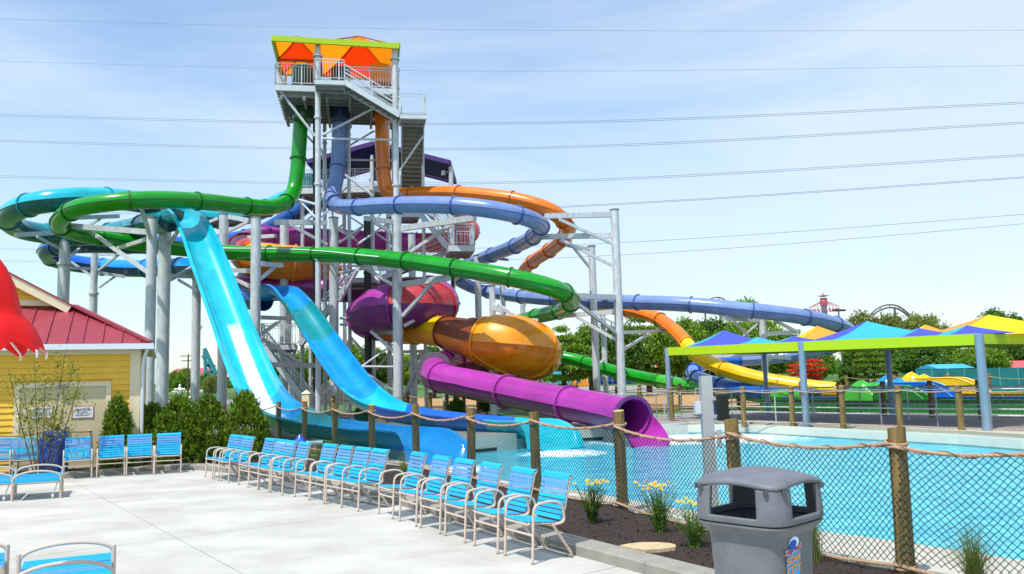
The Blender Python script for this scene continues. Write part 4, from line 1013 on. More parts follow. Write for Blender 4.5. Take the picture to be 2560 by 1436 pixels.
stair((xb2, 53.4, z2-.1), (P(1120, 560, 54).x, 53.6, P(1120, 570, 54).z), (0, 1.2, 0), tower2)
for p0, p1 in (((858, 480, 53), (932, 478, 53)), ((756, 560, 53), (856, 480, 56)), ((930, 560, 53), (1000, 480, 53)), ((860, 620, 56), (930, 540, 53)), ((756, 640, 53), (860, 560, 56)), ((935, 650, 53), (1000, 600, 53))):
    mb = MB(); mb.rod(P(*p0), P(*p1), .06, n=8); part('brace', mb, STEEL, tower2)
# ================================================================ FURNITURE
FRAME = mat('taupe powder coat', srgb(196, 178, 160), rough=0.4, coat=0.2, var=0.04)
STC = mat('cyan vinyl strap', srgb(14, 170, 218), rough=0.4, coat=0.1, objvar=.16); STB = mat('periwinkle vinyl strap', srgb(92, 152, 216), rough=0.4, coat=0.1, objvar=.14)
def bend(pts, r=0.06, n=4):
    """polyline with rounded corners"""
    pts = [V(p) for p in pts]; out = [pts[0]]
    for i in range(1, len(pts)-1):
        a, b, c = pts[i-1], pts[i], pts[i+1]; u = (a-b).normalized(); w = (c-b).normalized(); rr = min(r, (a-b).length*.49, (c-b).length*.49)
        s0, s1 = b+u*rr, b+w*rr
        for k in range(n+1):
            t = k/n; out.append(s0*(1-t)**2+b*(2*t*(1-t))+s1*t*t)
    out.append(pts[-1]); return out
def make_chair():
    t = thing('strap_chair', 'chair', 'chair', (0, 0, 0), 'blue strap armchairs')
    hw = .285
    for sx in (-1, 1):
        x = sx*hw; mb = MB()
        mb.sweep(bend([(x, -.25, 0), (x, -.215, .62), (x, .02, .645), (x, .16, .60), (x*.97, .20, .40), (x*.95, .06, .385)], .09, 5), .0155, 7)
        part('arm_frame', mb, FRAME, t)
        mb = MB(); mb.rod((x, -.25, 0), (x, -.25, .02), .02, n=7); part('foot_cap', mb, mat('grey foot', srgb(150, 140, 130), rough=.6), t)
    mb = MB(); mb.sweep(bend([(-hw+.02, .04, .385), (-hw+.01, .30, .016), (hw-.01, .30, .016), (hw-.02, .04, .385)], .07, 5), .0155, 7); part('rear_leg', mb, FRAME, t)
    mb = MB(); mb.sweep(bend([(-hw+.02, -.13, .30), (-hw+.01, .345, .016), (hw-.01, .345, .016), (hw-.02, -.13, .30)], .07, 5)[:0] or [(-hw, -.235, .30), (hw, -.235, .30)], .013, 6); part('front_rail', mb, FRAME, t)
    for sx in (-1, 1):
        x = sx*(hw-.035); mb = MB()
        mb.sweep(bend([(x, -.27, .415), (x, -.245, .425), (x, .17, .385), (x, .235, .60), (x, .30, .855), (x, .335, .885)], .05, 4), .0135, 7)
        part('seat_rail', mb, FRAME, t)
    for (y_, z_) in ((.325, .878), (-.262, .413), (.05, .372)): mb = MB(); mb.rod((-hw+.035, y_, z_), (hw-.035, y_, z_), .0118, n=6); part('cross_rail', mb, FRAME, t)
    def strap(c, dirv, w, bulge, m):
        mb = MB(); c = V(c); d = V(dirv).normalized(); nn = V((1, 0, 0)).cross(d); ws = hw-.02; vs = []; K = 6
        for i in range(K+1):
            x = -ws+2*ws*i/K; s_ = bulge*(1-(x/ws)**2); o_ = c+nn*s_
            for q, e in ((-w/2, .002), (w/2, .002), (w/2, -.002), (-w/2, -.002)): vs.append(V((x, 0, 0))+o_+d*q+nn*(e+(.006 if abs(x) > ws*.93 else 0)))
        mb.add(vs, [(q*4+e, q*4+(e+1) % 4, (q+1)*4+(e+1) % 4, (q+1)*4+e) for q in range(K) for e in range(4)]+[(0, 1, 2, 3), (K*4+3, K*4+2, K*4+1, K*4)])
        part('strap', mb, m, t, smooth=30)
    for k in range(7):
        y = -.235+k*.061; strap((0, y, .436-(y+.235)*.097), (0, 1, -.097), .052, -.004, STC)
    a, b, c_ = V((0, .185, .435)), V((0, .235, .605)), V((0, .302, .862))
    for k in range(9):
        u = k/8; p = (a+(b-a)*(u/.4)) if u < .4 else (b+(c_-b)*((u-.4)/.6)); d = (b-a) if u < .4 else (c_-b)
        strap(p+V((0, -.016, .006)), d, .043, .003+.004*((k*7) % 3), STC if (k < 5 or k == 8) else STB)
    strap((0, .318, .892), (0, .7, .3), .045, .002, STC)
    return t
chair0 = make_chair(); used = [False]
def put_chair(loc, rz, label, group):
    if not used[0]:
        used[0] = True; chair0.location = loc; chair0.rotation_euler = (0, 0, rz); chair0['label'] = label; chair0['group'] = group; return chair0
    return copy_thing(chair0, loc, rz, label, group)
rows = [([(513, 1194), (530, 1198), (546, 1203)], (572, 1207), ['blue strap chair at the bushes end of the long row, farthest from the camera', 'second blue strap chair from the bushes end of the long row', 'third blue strap chair from the bushes, last before the first gap in the row']),
        ([(596, 1213), (620, 1218), (644, 1225), (676, 1232)], (706, 1239), ['blue strap chair just after the first gap in the long row', 'second chair of the four between the two gaps, overlapping its left neighbour', 'third chair of the four between the two gaps in the long row', 'last chair before the second gap in the long row, beside a grass clump']),
        ([(737, 1243), (774, 1252), (814, 1261), (854, 1270)], (897, 1279), ['first blue strap chair of the middle four in the long row', 'second blue strap chair of the middle four in the long row', 'third blue strap chair of the middle four in the long row', 'last chair of the middle four, showing its whole right arm before the wide gap']),
        ([(946, 1286), (999, 1304), (1052, 1321), (1112, 1341), (1186, 1366), (1263, 1390)], (1339, 1416), ['first chair after the wide gap, left end of the nearest six', 'second of the nearest six blue strap chairs, counted from the wide gap', 'third of the nearest six blue strap chairs, counted from the wide gap', 'fourth of the nearest six chairs, in front of a fence post', 'fifth of the nearest six chairs, next to the nearest one', 'nearest blue strap chair, at the right end of the row beside the yellow flowers'])]
for feet, last, labs in rows:
    a, b = G(*feet[0]), G(*last); d = (b-a).normalized(); rz = math.atan2(d.y, d.x); y = V((-d.y, d.x, 0))
    for (fx, fy), lb in zip(feet, labs):
        f = G(fx, fy); c = f+d*.285+y*.25
        put_chair(c, rz+random.uniform(-.03, .03), lb, 'blue strap chairs in the long row along the curb')
for (px, py, lb) in ((54, 1197, 'blurred blue strap chair at the left edge, left of the thin tree'), (190, 1199, 'blue strap chair beside the blue bin, facing the deck'), (275, 1193, 'blue strap chair in front of the narrowest bush, second from the blue bin'), (348, 1189, 'middle one of the three blue strap chairs in front of the bushes'), (420, 1185, 'rightmost blue strap chair backed by the bushes'), (-12, 1199, 'blue strap chair cut off by the left edge of the picture')):
    f = G(px, py); put_chair(f+V((-.10, .24, 0)), math.atan2(-f.x, f.y)+random.uniform(-.04, .04), lb, 'blue strap chairs backed against the building side')

def make_chaise():
    t = thing('low_lounger', 'lounger', 'sun lounger', (0, 0, 0), 'low blue strap loungers on the left'); w = .36
    for sx in (-1, 1):
        mb = MB(); mb.sweep(bend([(sx*w, -.52, .30), (sx*w, 0, .33), (sx*w, .56, .37)], .05), .019, 8); part('side_rail', mb, FRAME, t)
        for y, h in ((-.46, .36), (.20, .52)):
            mb = MB(); mb.rod((sx*(w+.03), y, 0), (sx*(w+.03), y, h), .021, n=8); part('leg', mb, FRAME, t)
    for y, h, z0 in ((-.46, .16, .36), (.20, .14, .44)):
        pts = [(math.cos(math.pi*k/14)*(w+.03), y, z0+math.sin(math.pi*k/14)**.8*h) for k in range(15)]
        mb = MB(); mb.sweep(pts, .017, 8); part('arched_arm', mb, FRAME, t)
        mb = MB(); mb.rod((-w, y, .30), (w, y, .30), .013, n=6); part('cross_rail', mb, FRAME, t)
    for k in range(19):
        y = -.50+k*.058; mb = MB(); z = .325+(y+.5)*.06
        mb.box((0, y, z), (2*w+.03, .052, .006)); part('strap', mb, STB if k in (9, 10) else STC, t, smooth=0)
    mb = MB(); mb.rod((w-.12, -.42, .05), (w-.08, -.42, .05), .05, n=14); mb.rod((w-.1, -.42, .05), (w-.02, -.42, .31), .012, n=6); part('wheel', mb, mat('white wheel', srgb(210, 210, 205), rough=.5), t)
    return t
ch0 = make_chaise(); ch0['label'] = 'low blue lounger with arched arms cut off by the bottom left corner'
def at_px(px, d): p = P(px, 1400, d); return V((p.x, p.y, 0))
ch0.location = at_px(166, 7.75); ch0.rotation_euler = (0, 0, R(26))
copy_thing(ch0, at_px(90, 16.0), R(26), 'low blue lounger standing in front of the left-hand strap chairs')
copy_thing(ch0, at_px(-32, 15.8), R(27), 'low blue lounger mostly out of frame at the left edge, farther back')
copy_thing(ch0, at_px(-108, 7.9), R(28), 'low blue lounger of which only a leg shows at the bottom left edge')

# ================================================================ TRASH BIN
GREYP = mat('grey granite plastic', srgb(100, 103, 110), rough=0.55, var=0.16, vscale=7, vdet=12, bump=0.12, bscale=220)
GREYB = mat('grey bin body plastic', srgb(104, 108, 112), rough=0.5, var=0.16, vscale=5, vdet=12, bump=0.1, bscale=220)
def rsq(hw, ang, e=5.0):
    c, s = math.cos(ang), math.sin(ang); r = hw/((abs(c)**e+abs(s)**e)**(1/e)); return V((r*c, r*s, 0))
bc = P(1895, 1200, 5.45); bin_ = thing('litter_bin', 'big grey plastic litter bin with a domed four-opening lid and a water park sticker', 'litter bin', (bc.x, bc.y, 0), rz=R(43))
def ring_mesh(levels, n=96, skip=None, closed_top=False, closed_bot=False, e=5.0):
    mb = MB(); vs = []
    for hw, z in levels:
        for k in range(n):
            p = rsq(hw, 2*math.pi*k/n, e); vs.append((p.x, p.y, z))
    fs = []
    for i in range(len(levels)-1):
        for k in range(n):
            if skip and skip(i, k): continue
            fs.append((i*n+k, i*n+(k+1) % n, (i+1)*n+(k+1) % n, (i+1)*n+k))
    if closed_top: fs.append(tuple((len(levels)-1)*n+k for k in range(n)))
    if closed_bot: fs.append(tuple(range(n-1, -1, -1)))
    mb.add(vs, fs); return mb
def lpart(name, mb, m, parent, smooth=40, solid=0, bevel=0):
    o = bpy.data.objects.new(name, mesh_of(name, mb, m, smooth)); COL.objects.link(o); o.parent = parent
    if solid: md = o.modifiers.new('thick', 'SOLIDIFY'); md.thickness = solid; md.offset = -1
    if bevel: md = o.modifiers.new('bev', 'BEVEL'); md.width = bevel; md.segments = 2; md.limit_method = 'ANGLE'
    return o
body = lpart('body', ring_mesh([(.205, 0), (.212, .03), (.240, .55), (.262, .98), (.266, 1.0)], closed_bot=True), GREYB, bin_)
lpart('lip', ring_mesh([(.258, .985), (.300, 1.03), (.318, 1.05), (.318, 1.062), (.30, 1.066)]), GREYB, bin_)
lpart('liner_opening', ring_mesh([(.24, 1.03), (.20, .80), (.02, .78)], closed_top=False), mat('black liner', srgb(12, 12, 13), rough=.3), bin_)
levels = [(.300, 1.064), (.322, 1.074)]+[(.324-.012*max(0, (z-1.12)/.165)**1.3, z) for z in [1.085+.0125*i for i in range(17)]]
n = 144
def hole(i, k):
    if i >= len(levels)-1: return False
    a = 360*(k+.5)/n; off = min(abs((a-c+180) % 360-180) for c in (0, 90, 180, 270)); side = math.tan(R(min(off, 44))); z = (levels[i][1]+levels[i+1][1])/2
    lim = .52
    if side > lim or z < 1.105: return False
    return True
hood = lpart('hood', ring_mesh(levels, n, hole), GREYP, bin_, solid=.026)
dome = [(.306, 1.283), (.317, 1.290), (.318, 1.302), (.302, 1.322), (.26, 1.345), (.20, 1.364), (.13, 1.378), (.06, 1.386), (.004, 1.388)]
def dome_mesh():
    mb = MB(); vs = []; n = 96
    for hw, z in dome:
        for k in range(n):
            p = rsq(hw, 2*math.pi*k/n, 5 if hw > .28 else 3.2); r_ = max(abs(p.x), abs(p.y))
            cornerness = (p.length/hw-1) if hw > .01 else 0
            vs.append((p.x, p.y, z-.055*cornerness*(hw/.3)+(.02 if hw > .28 else 0)*(1-min(1, cornerness*2.6))))
    fs = [(i*n+k, i*n+(k+1) % n, (i+1)*n+(k+1) % n, (i+1)*n+k) for i in range(len(dome)-1) for k in range(n)]
    mb.add(vs, fs); return mb
lpart('lid', dome_mesh(), GREYP, bin_, smooth=60)
for k in range(4):
    a = R(45+90*k); c = rsq(.316, a); tdir = V((-math.sin(a), math.cos(a), 0))
    for s_ in (-1, 1):
        mb = MB(); mb.box(V((c.x*1.0, c.y*1.0, 1.272))+tdir*(s_*.055)-V((c.x, c.y, 0)).normalized()*.008, (.03, .022, .034), Matrix.Rotation(a, 3, 'Z')); lpart('latch', mb, mat('dark grey plastic', srgb(70, 72, 78), rough=.5), bin_, smooth=0)
# sticker on the right-hand face (local -x .. the face turned right towards the camera)
def sticker():
    cam_side = []
    # the face whose outward normal points right-and-towards the camera: local direction (0,-1) rotated by 43 deg
    fn = V((0, -1, 0)); xd = V((1, 0, 0)); up = (V((0, 0, 1))+V((0, .0, 0))).normalized()
    tilt = V((0, -.052, 1)).normalized()
    def pt(x, z, off): # z relative to ground on the tapering wall
        z = .72+(z-.525)*.616; w = .240+(.262-.240)*(z-.55)/.43
        return V((x, -(w+off), z))
    WHT = mat('sticker white', srgb(232, 238, 244), rough=.35); REDI = mat('sticker red', srgb(186, 24, 48), rough=.35); SKB = mat('sticker sky blue', srgb(70, 176, 236), rough=.35); DBL = mat('sticker deep blue', srgb(24, 88, 190), rough=.35); YLW = mat('sticker yellow', srgb(246, 190, 20), rough=.35); ORG = mat('sticker orange', srgb(236, 110, 30), rough=.35)
    def flat(pts, off, m, nm):
        mb = MB(); q = [pt(x, z, off) for x, z in pts]; mb.add(q, [tuple(range(len(q)))]); return lpart(nm, mb, m, body, smooth=0)
    cx, z0 = -.075, .80
    s = 1.0
    def E(cx_, cz, rx, rz_, a0=0, a1=360, k=20): return [(cx_+rx*math.cos(R(a0+(a1-a0)*i/k)), cz+rz_*math.sin(R(a0+(a1-a0)*i/k))) for i in range(k+(0 if a1-a0 >= 360 else 1))]
    flat(E(cx+.01, .905, .062, .058), .0012, SKB, 'wave_print'); flat(E(cx+.012, .905, .056, .052), .0022, WHT, 'wave_print')
    flat(E(cx-.002, .893, .040, .038), .0032, DBL, 'wave_print'); flat([(cx-.062, .84), (cx-.045, .88), (cx-.03, .90), (cx-.01, .91), (cx+.02, .88), (cx+.03, .84)], .0042, DBL, 'wave_print')
    flat([(cx-.082, .66), (cx-.086, .73), (cx-.062, .80), (cx+.0, .815), (cx+.078, .815), (cx+.085, .79), (cx+.075, .68), (cx+.082, .62), (cx+.07, .575), (cx+.08, .56), (cx-.04, .54), (cx-.07, .58), (cx-.075, .64)], .0012, SKB, 'water_print')
    flat(E(cx+.005, .545, .085, .022), .0022, DBL, 'oval_print'); flat(E(cx+.005, .547, .081, .019), .0030, SKB, 'oval_print')
    def txt(body_, size, m, x, z, off, boff=0, dy=.14, nm='lettering', wid=.17):
        xd_ = V((1, 0, dy)).normalized(); nrm = V((0, -1, 0)); upd = V((0, -.052, 1)); upd = (upd-xd_*upd.dot(xd_)).normalized()
        cu = bpy.data.curves.new('txt', 'FONT'); cu.body = body_; cu.size = size; cu.offset = boff; cu.align_x = 'CENTER'; cu.align_y = 'CENTER'; cu.resolution_u = 3; cu.space_character = .95
        to = bpy.data.objects.new('txt', cu); COL.objects.link(to); bpy.context.view_layer.update()
        me = bpy.data.meshes.new_from_object(to.evaluated_get(bpy.context.evaluated_depsgraph_get())); bpy.data.objects.remove(to); bpy.data.curves.remove(cu)
        o_ = pt(x, z, off); xs_ = [v.co.x for v in me.vertices]; kx = (wid+2*boff)/(max(xs_)-min(xs_))
        for v in me.vertices: v.co = o_+xd_*(v.co.x*kx)+upd*(v.co.y*.8)
        me.materials.clear(); me.materials.append(m); me.name = nm
        o = bpy.data.objects.new(nm, me); COL.objects.link(o); o.parent = body
    txt('Kings Island', .0445, WHT, cx, .834, .002, .0052, wid=.185); txt('Kings Island', .0445, REDI, cx, .834, .003, .0016, wid=.185)
    for wd, sz, x, z in (('SOAK', .078, cx, .745), ('CITY', .084, cx+.004, .645)):
        txt(wd, sz, DBL, x, z, .002, .0050, .09); txt(wd, sz, WHT, x, z, .0028, .0030, .09); txt(wd, sz, ORG, x, z, .0036, .0022, .09); txt(wd, sz, YLW, x, z-.003, .0042, -.0002, .09)
    txt('WATER PARK', .024, WHT, cx+.005, .546, .0036, .0005, .05, wid=.135)
sticker()

# ================================================================ POSTS, ROPES, NETS
WOOD = mat('weathered post wood', srgb(140, 116, 66), rough=0.85, col2=srgb(96, 78, 44), vscale=3.5, vdet=9, bump=0.5, bscale=16, stretch=(5, 5, .7))
WOODC = mat('cut post top', srgb(176, 150, 98), rough=0.85, var=0.15, vscale=14)
ROPE = mat('manila coloured rope', srgb(172, 142, 114), rough=0.8, var=0.15, vscale=30)
NET = mat('dark green net cord', srgb(2, 58, 60), rough=0.8, spec=.1); NETG = mat('grey brown net cord', srgb(92, 84, 64), rough=0.7)
def wood_post(parent, c, h, r, seed, lean=None):
    rnd = random.Random(seed); ln = V((rnd.uniform(-.015, .015), rnd.uniform(-.01, .01), 0)); n = 14; K = 7; vs = []
    ph = rnd.uniform(0, 6)
    for i in range(K+1):
        z = -.1+(h+.1)*i/K; rr = r*(1.04-.07*i/K)
        for k in range(n):
            q = 2*math.pi*k/n; w = rr*(1+.02*math.sin(3*q+ph)+.012*math.sin(5*q+i)); tilt = .012*math.cos(q+ph) if i == K else 0
            vs.append(c+V((w*math.cos(q), w*math.sin(q), z+tilt))+ln*z)
    mb = MB(); mb.add(vs, [(i*n+k, i*n+(k+1) % n, (i+1)*n+(k+1) % n, (i+1)*n+k) for i in range(K) for k in range(n)])
    o = part('post', mb, WOOD, parent, smooth=50)
    top = [v for v in vs[K*n:]]; mb = MB(); mb.add([v+V((0, 0, .001)) for v in top], [tuple(range(n))]); part('post_top', mb, WOODC, o, smooth=0)
    return c+ln*h
def rope_curve(a, b, sag, K):
    return [a+(b-a)*(k/K)-V((0, 0, sag*4*(k/K)*(1-k/K))) for k in range(K+1)]
def rope(parent, a, b, sag, r, detail, name='rope', twine=True):
    Lr = (b-a).length
    if not detail:
        mb = MB(); mb.sweep(rope_curve(a, b, sag, 14), r, 7); part(name, mb, ROPE, parent); return
    K = int(Lr/.022); c = rope_curve(a, b, sag, K); fr = frames_of(c); mb = MB()
    for s_ in range(3):
        pts = []
        for i in range(K+1):
            q = 2*math.pi*(i*.022/(r*7.5)+s_/3); pts.append(c[i]+fr[i][0]*(math.cos(q)*r*.52)+fr[i][1]*(math.sin(q)*r*.52))
        mb.sweep(pts, r*.56, 5, caps=False)
    o = part(name, mb, ROPE, parent, smooth=60)
    if twine:
        mb = MB(); pts = []
        for i in range(0, K+1, 2):
            q = 2*math.pi*(i*.022/.42); pts.append(c[i]+fr[i][0]*(math.cos(q)*r*1.35)+fr[i][1]*(math.sin(q)*r*1.35))
        mb.sweep(pts, r*.30, 4, caps=False); part('lashing', mb, mat('brown lashing', srgb(150, 112, 88), rough=.8), o, smooth=60)
def rope_loop(parent, c, z, r, rr, m=None):
    mb = MB()
    for k_ in range(2):
        pts = [c+V((math.cos(q)*(r+rr), math.sin(q)*(r+rr), z+.02*math.sin(q+k_)-k_*rr*1.7)) for q in [2*math.pi*k/16 for k in range(17)]]; mb.sweep(pts, rr, 6, caps=False)
    part('rope_loop', mb, ROPE, parent, smooth=60)
def net(parent, a, b, ztop, zbot, sag, cell, r, m, seed=0, name='netting', offs=V((0, 0, 0))):
    """diamond net between two posts: cords through a jittered node grid"""
    rnd = random.Random(seed); a2, b2 = V((a.x, a.y, 0)), V((b.x, b.y, 0)); Lr = (b2-a2).length; nn = V((-(b2-a2).y, (b2-a2).x, 0)).normalized()
    n = max(4, int(Lr/cell)); n += n % 2; m_ = max(4, int((ztop-zbot)/cell)); m_ += m_ % 2
    nodes = {}
    for i in range(n+1):
        u = i/n; zt_ = ztop-sag*4*u*(1-u); zb_ = zbot+.03*math.sin(u*9+seed)
        for j in range(m_+1):
            if (i+j) % 2: continue
            v = j/m_; jt = 0 if j in (0, m_) or i in (0, n) else cell*.13
            s_ = Lr*u+rnd.uniform(-jt, jt)+cell*.25*math.sin(v*3.1+u*5)*math.sin(math.pi*u)
            nodes[i, j] = a2+(b2-a2)*(s_/Lr)+V((0, 0, zb_+(zt_-zb_)*v+rnd.uniform(-jt, jt)))+nn*(.02*math.sin(u*7+v*4+seed))+offs
    mb = MB()
    for (i, j), p in nodes.items():
        for di in (1, -1):
            q = nodes.get((i+di, j+1))
            if q is not None:
                t = (q-p).normalized(); s1 = t.cross(nn).normalized(); vs = []
                for e in (p, q):
                    for w in (0, 2.094, 4.189): vs.append(e+s1*(math.cos(w)*r)+nn*(math.sin(w)*r))
                mb.add(vs, [(0, 1, 4, 3), (1, 2, 5, 4), (2, 0, 3, 5)])
    if m is NET:
        for (i, j), p in nodes.items():
            k = r*1.9; mb.add([p+V((0, 0, k)), p+V((0, 0, -k)), p+nn*k, p-nn*k, p+nn.cross(V((0, 0, 1)))*k, p-nn.cross(V((0, 0, 1)))*k], [(0, 2, 4), (0, 4, 3), (0, 3, 5), (0, 5, 2), (1, 4, 2), (1, 3, 4), (1, 5, 3), (1, 2, 5)])
    part(name, mb, m, parent, smooth=0)
near_f = thing('rope_fence', 'near rope and dark green net fence on round wooden posts between chairs and pool', 'fence', fp[2])
HP = 1.45; tops = []
for k, p in enumerate(fp): wood_post(near_f, p, HP+(.03*math.sin(k*2.1)), .083, 40+k)
for k in range(len(fp)-1):
    a, b = fp[k], fp[k+1]; d = (b-a).normalized(); side = V((-d.y, d.x, 0)); side = side if side.y < 0 else -side
    off = side*.10
    za = HP-.16-(.03 if k % 2 else 0)
    Lr = (b-a).length; det = k < 9; rr = .019
    A, B = a+off+V((0, 0, za)), b+off+V((0, 0, za))
    sag = .045*Lr
    rope(near_f, A, B, sag, rr, det)
    rope(near_f, V((A.x, A.y, .16)), V((B.x, B.y, .16)), .05, .018, k < 6, 'bottom_rope', False)
    net(near_f, A, B, za-.02, .17, sag, .036, .0038, NET, seed=k)
    rope_loop(near_f, a, za, .085, .013); rope_loop(near_f, a, .16, .085, .013)
# part of the same fence behind the bushes on the left
lf = thing('rope_fence', 'low rope fence on wooden posts running between the bushes and the yellow building', 'fence', foot(135, 1180, 20.4))
lp = [(697, 27.2), (559, 25.2), (470, 23.5), (300, 21.6), (135, 20.1), (-60, 19.2)]
lq = [V((P(px, 1100, d).x, d, 0)) for px, d in lp]
for k, p in enumerate(lq):
    if k: wood_post(lf, p, 1.18 if k > 1 else 1.42, .075, 70+k)
for k in range(len(lq)-1): rope(lf, lq[k]+V((0, -.09, 1.32 if k == 0 else 1.08)), lq[k+1]+V((0, -.09, 1.25 if k == 0 else 1.08)), .12, .02, False)
def simple_fence(label, pts, h, r, seed, cell=.10, nr=.0035, mid_rope=False, rr=.02, m=NETG, netz=True):
    q = [V((P(px, 1000, d).x, d, 0)) for px, d in pts]; t = thing('rope_fence', label, 'fence', q[0])
    for k, p in enumerate(q):
        wood_post(t, p, h, r, seed+k); rope_loop(t, p, h-.15, r, rr*.8)
    for k in range(len(q)-1):
        a, b = q[k], q[k+1]; A, B = a+V((0, -r-.01, h-.15)), b+V((0, -r-.01, h-.15)); sag = .035*(b-a).length
        rope(t, A, B, sag, rr, False); rope(t, V((A.x, A.y, .12)), V((B.x, B.y, .12)), .02, rr*.8, False, 'bottom_rope')
        if netz: net(t, A, B, h-.17, .12, sag, cell, nr, m, seed=k+seed)
    return t
simple_fence('rope and net fence on wooden posts along the far edge of the pool', [(1600, 36.6), (1678, 34.8), (1770, 33.2), (1857, 31.9), (1978, 30.4), (2104, 28.8), (2246, 27.2), (2398, 25.6), (2600, 24)], 1.42, .10, 100)
simple_fence('rope fence on wooden posts behind the shaded walkway, in front of the green trough', [(1798, 46), (1846, 45), (1904, 43.5), (2005, 40), (2098, 37), (2208, 34.5), (2327, 32.4), (2450, 31), (2600, 29.6)], 1.45, .10, 120, cell=.13)
simple_fence('rope fence on wooden posts on the wood chips behind the purple tube', [(1700, 47), (1600, 44.5), (1543, 42.4), (1484, 41), (1420, 42)], 1.42, .10, 140, cell=.16)
simple_fence('dark rope fence curving round the tower foot behind the blue flume', [(833, 38), (905, 40), (968, 41), (1020, 43), (1076, 40.5), (1118, 44), (1160, 47), (1195, 49)], 1.4, .10, 160, cell=.16)
simple_fence('farthest rope fence with two posts in front of the teal screen wall', [(2120, 62), (2240, 58), (2375, 52), (2477, 47), (2620, 43)], 1.5, .13, 180, netz=False)
# pipe railings round the shaded queue
def pipe_rail(label, pts, h, sp, rails, r=.024):
    q = [V((P(px, 1000, d).x, d, 0)) for px, d in pts]; t = thing('pipe_railing', label, 'railing', q[0], 'grey pipe railings of the queue')
    for a, b in zip(q, q[1:]):
        n = max(1, int((b-a).length/sp))
        for k in range(n+1):
            p = a+(b-a)*(k/n); mb = MB(); mb.rod(p, p+V((0, 0, h)), r, n=8); mb.rod(p+V((0, 0, .04)), p+V((0, 0, .06)), r*2.2, n=8); part('upright', mb, STEEL, t)
        for z in rails:
            mb = MB(); mb.rod(a+V((0, 0, z)), b+V((0, 0, z)), r*.9, n=8); part('rail', mb, STEEL, t)
pipe_rail('grey pipe railing just behind the far pool fence under the shade', [(1702, 36), (1860, 33.2), (2020, 31), (2200, 28.9), (2340, 27.4), (2620, 25.2)], 1.25, 1.35, (1.25, .62, .42))
pipe_rail('second pipe railing across the shaded walkway', [(1740, 40), (1925, 36.5), (2150, 33), (2400, 30), (2640, 28)], 1.25, 1.5, (1.25, .62))
pipe_rail('short railing of close uprights on the ramp left of the shade', [(1480, 40.4), (1560, 39), (1640, 38), (1702, 36)], 1.1, .55, (1.1, .15))

# ---- square silver post with a black controller box, beyond the fence
sp_ = P(1771, 1100, 11.3); post = thing('control_post', 'square brushed aluminium post beyond the net holding a black box', 'post', (sp_.x, sp_.y, 0))
ALU = mat('brushed aluminium', srgb(190, 192, 194), rough=.38, metal=.55, var=.06, vscale=8, stretch=(8, 8, .6))
h = P(1767, 940, 11.3).z
mb = MB(); mb.box((sp_.x, sp_.y, h/2), (.15, .15, h)); part('tube', mb, ALU, post, smooth=0)
BLK = mat('black plastic case', srgb(16, 18, 20), rough=.35, coat=.3)
bz = P(1800, 1018, 11.3).z; mb = MB(); mb.box((sp_.x+.19, sp_.y-.02, bz), (.16, .22, .36)); bx = part('control_box', mb, BLK, post, smooth=0)
md = bx.modifiers.new('bev', 'BEVEL'); md.width = .02; md.segments = 3
for dz in (-.13, -.04, .05, .13):
    mb = MB(); mb.box((sp_.x+.19, sp_.y-.02, bz+dz), (.175, .235, .025)); part('rib', mb, BLK, bx, smooth=0)
for dz in (-.12, .12):
    mb = MB(); mb.box((sp_.x+.10, sp_.y-.06, bz+dz), (.09, .08, .05)); part('bracket', mb, ALU, post, smooth=0)
mb = MB(); mb.box((sp_.x-.12, sp_.y+.02, bz), (.08, .12, .16)); part('junction_box', mb, GALV, post, smooth=0)
mb = MB(); mb.rod((sp_.x+.14, sp_.y-.04, P(1790, 1120, 11.3).z), (sp_.x+.14, sp_.y-.04, P(1790, 1075, 11.3).z), .035, n=10); mb.box((sp_.x+.09, sp_.y-.03, P(1790, 1085, 11.3).z), (.1, .03, .03)); part('latch_cylinder', mb, ALU, post)
# ---- wading stone in the bed
st = G(1622, 1375, .06); stn = MB(); rnd = random.Random(5); pl = []
for k in range(11):
    q = 2*math.pi*k/11; rr = 1+rnd.uniform(-.15, .12); pl.append((st.x+math.cos(q)*.30*rr-.0*math.sin(q), st.y+math.sin(q)*.19*rr))
stn.prism(pl, .03, .105); so = part('flat_stone', stn, mat('buff limestone', srgb(186, 166, 128), rough=.9, var=.18, vscale=9, bump=.5), None, smooth=20); tag(so, 'flat buff stepping stone lying in the dark mulch', 'stone')

# ---- clear and blue pool fittings lying behind the net near the cyan flume
fc = foot(742, 1082, 24.6); ft = thing('pool_fitting', 'pale pipe fitting with a blue valve lying on the gravel behind the net', 'pipe fitting', fc)
PVC = mat('pale pvc', srgb(176, 206, 214), rough=.3, coat=.4)
mb = MB(); mb.rod(fc+V((-.75, 0, .22)), fc+V((.75, .1, .24)), .09, n=12); part('pipe', mb, PVC, ft)
mb = MB(); mb.lathe([(.14, 0), (.18, .08), (.18, .22), (.10, .30), (.04, .40)], 14, fc+V((.1, -.02, .12))); part('valve', mb, mat('blue valve', srgb(40, 80, 190), rough=.3), ft)
for x in (-.5, .55): mb = MB(); mb.box(fc+V((x, 0, .08)), (.12, .2, .2)); part('block', mb, CURB, ft, smooth=0)
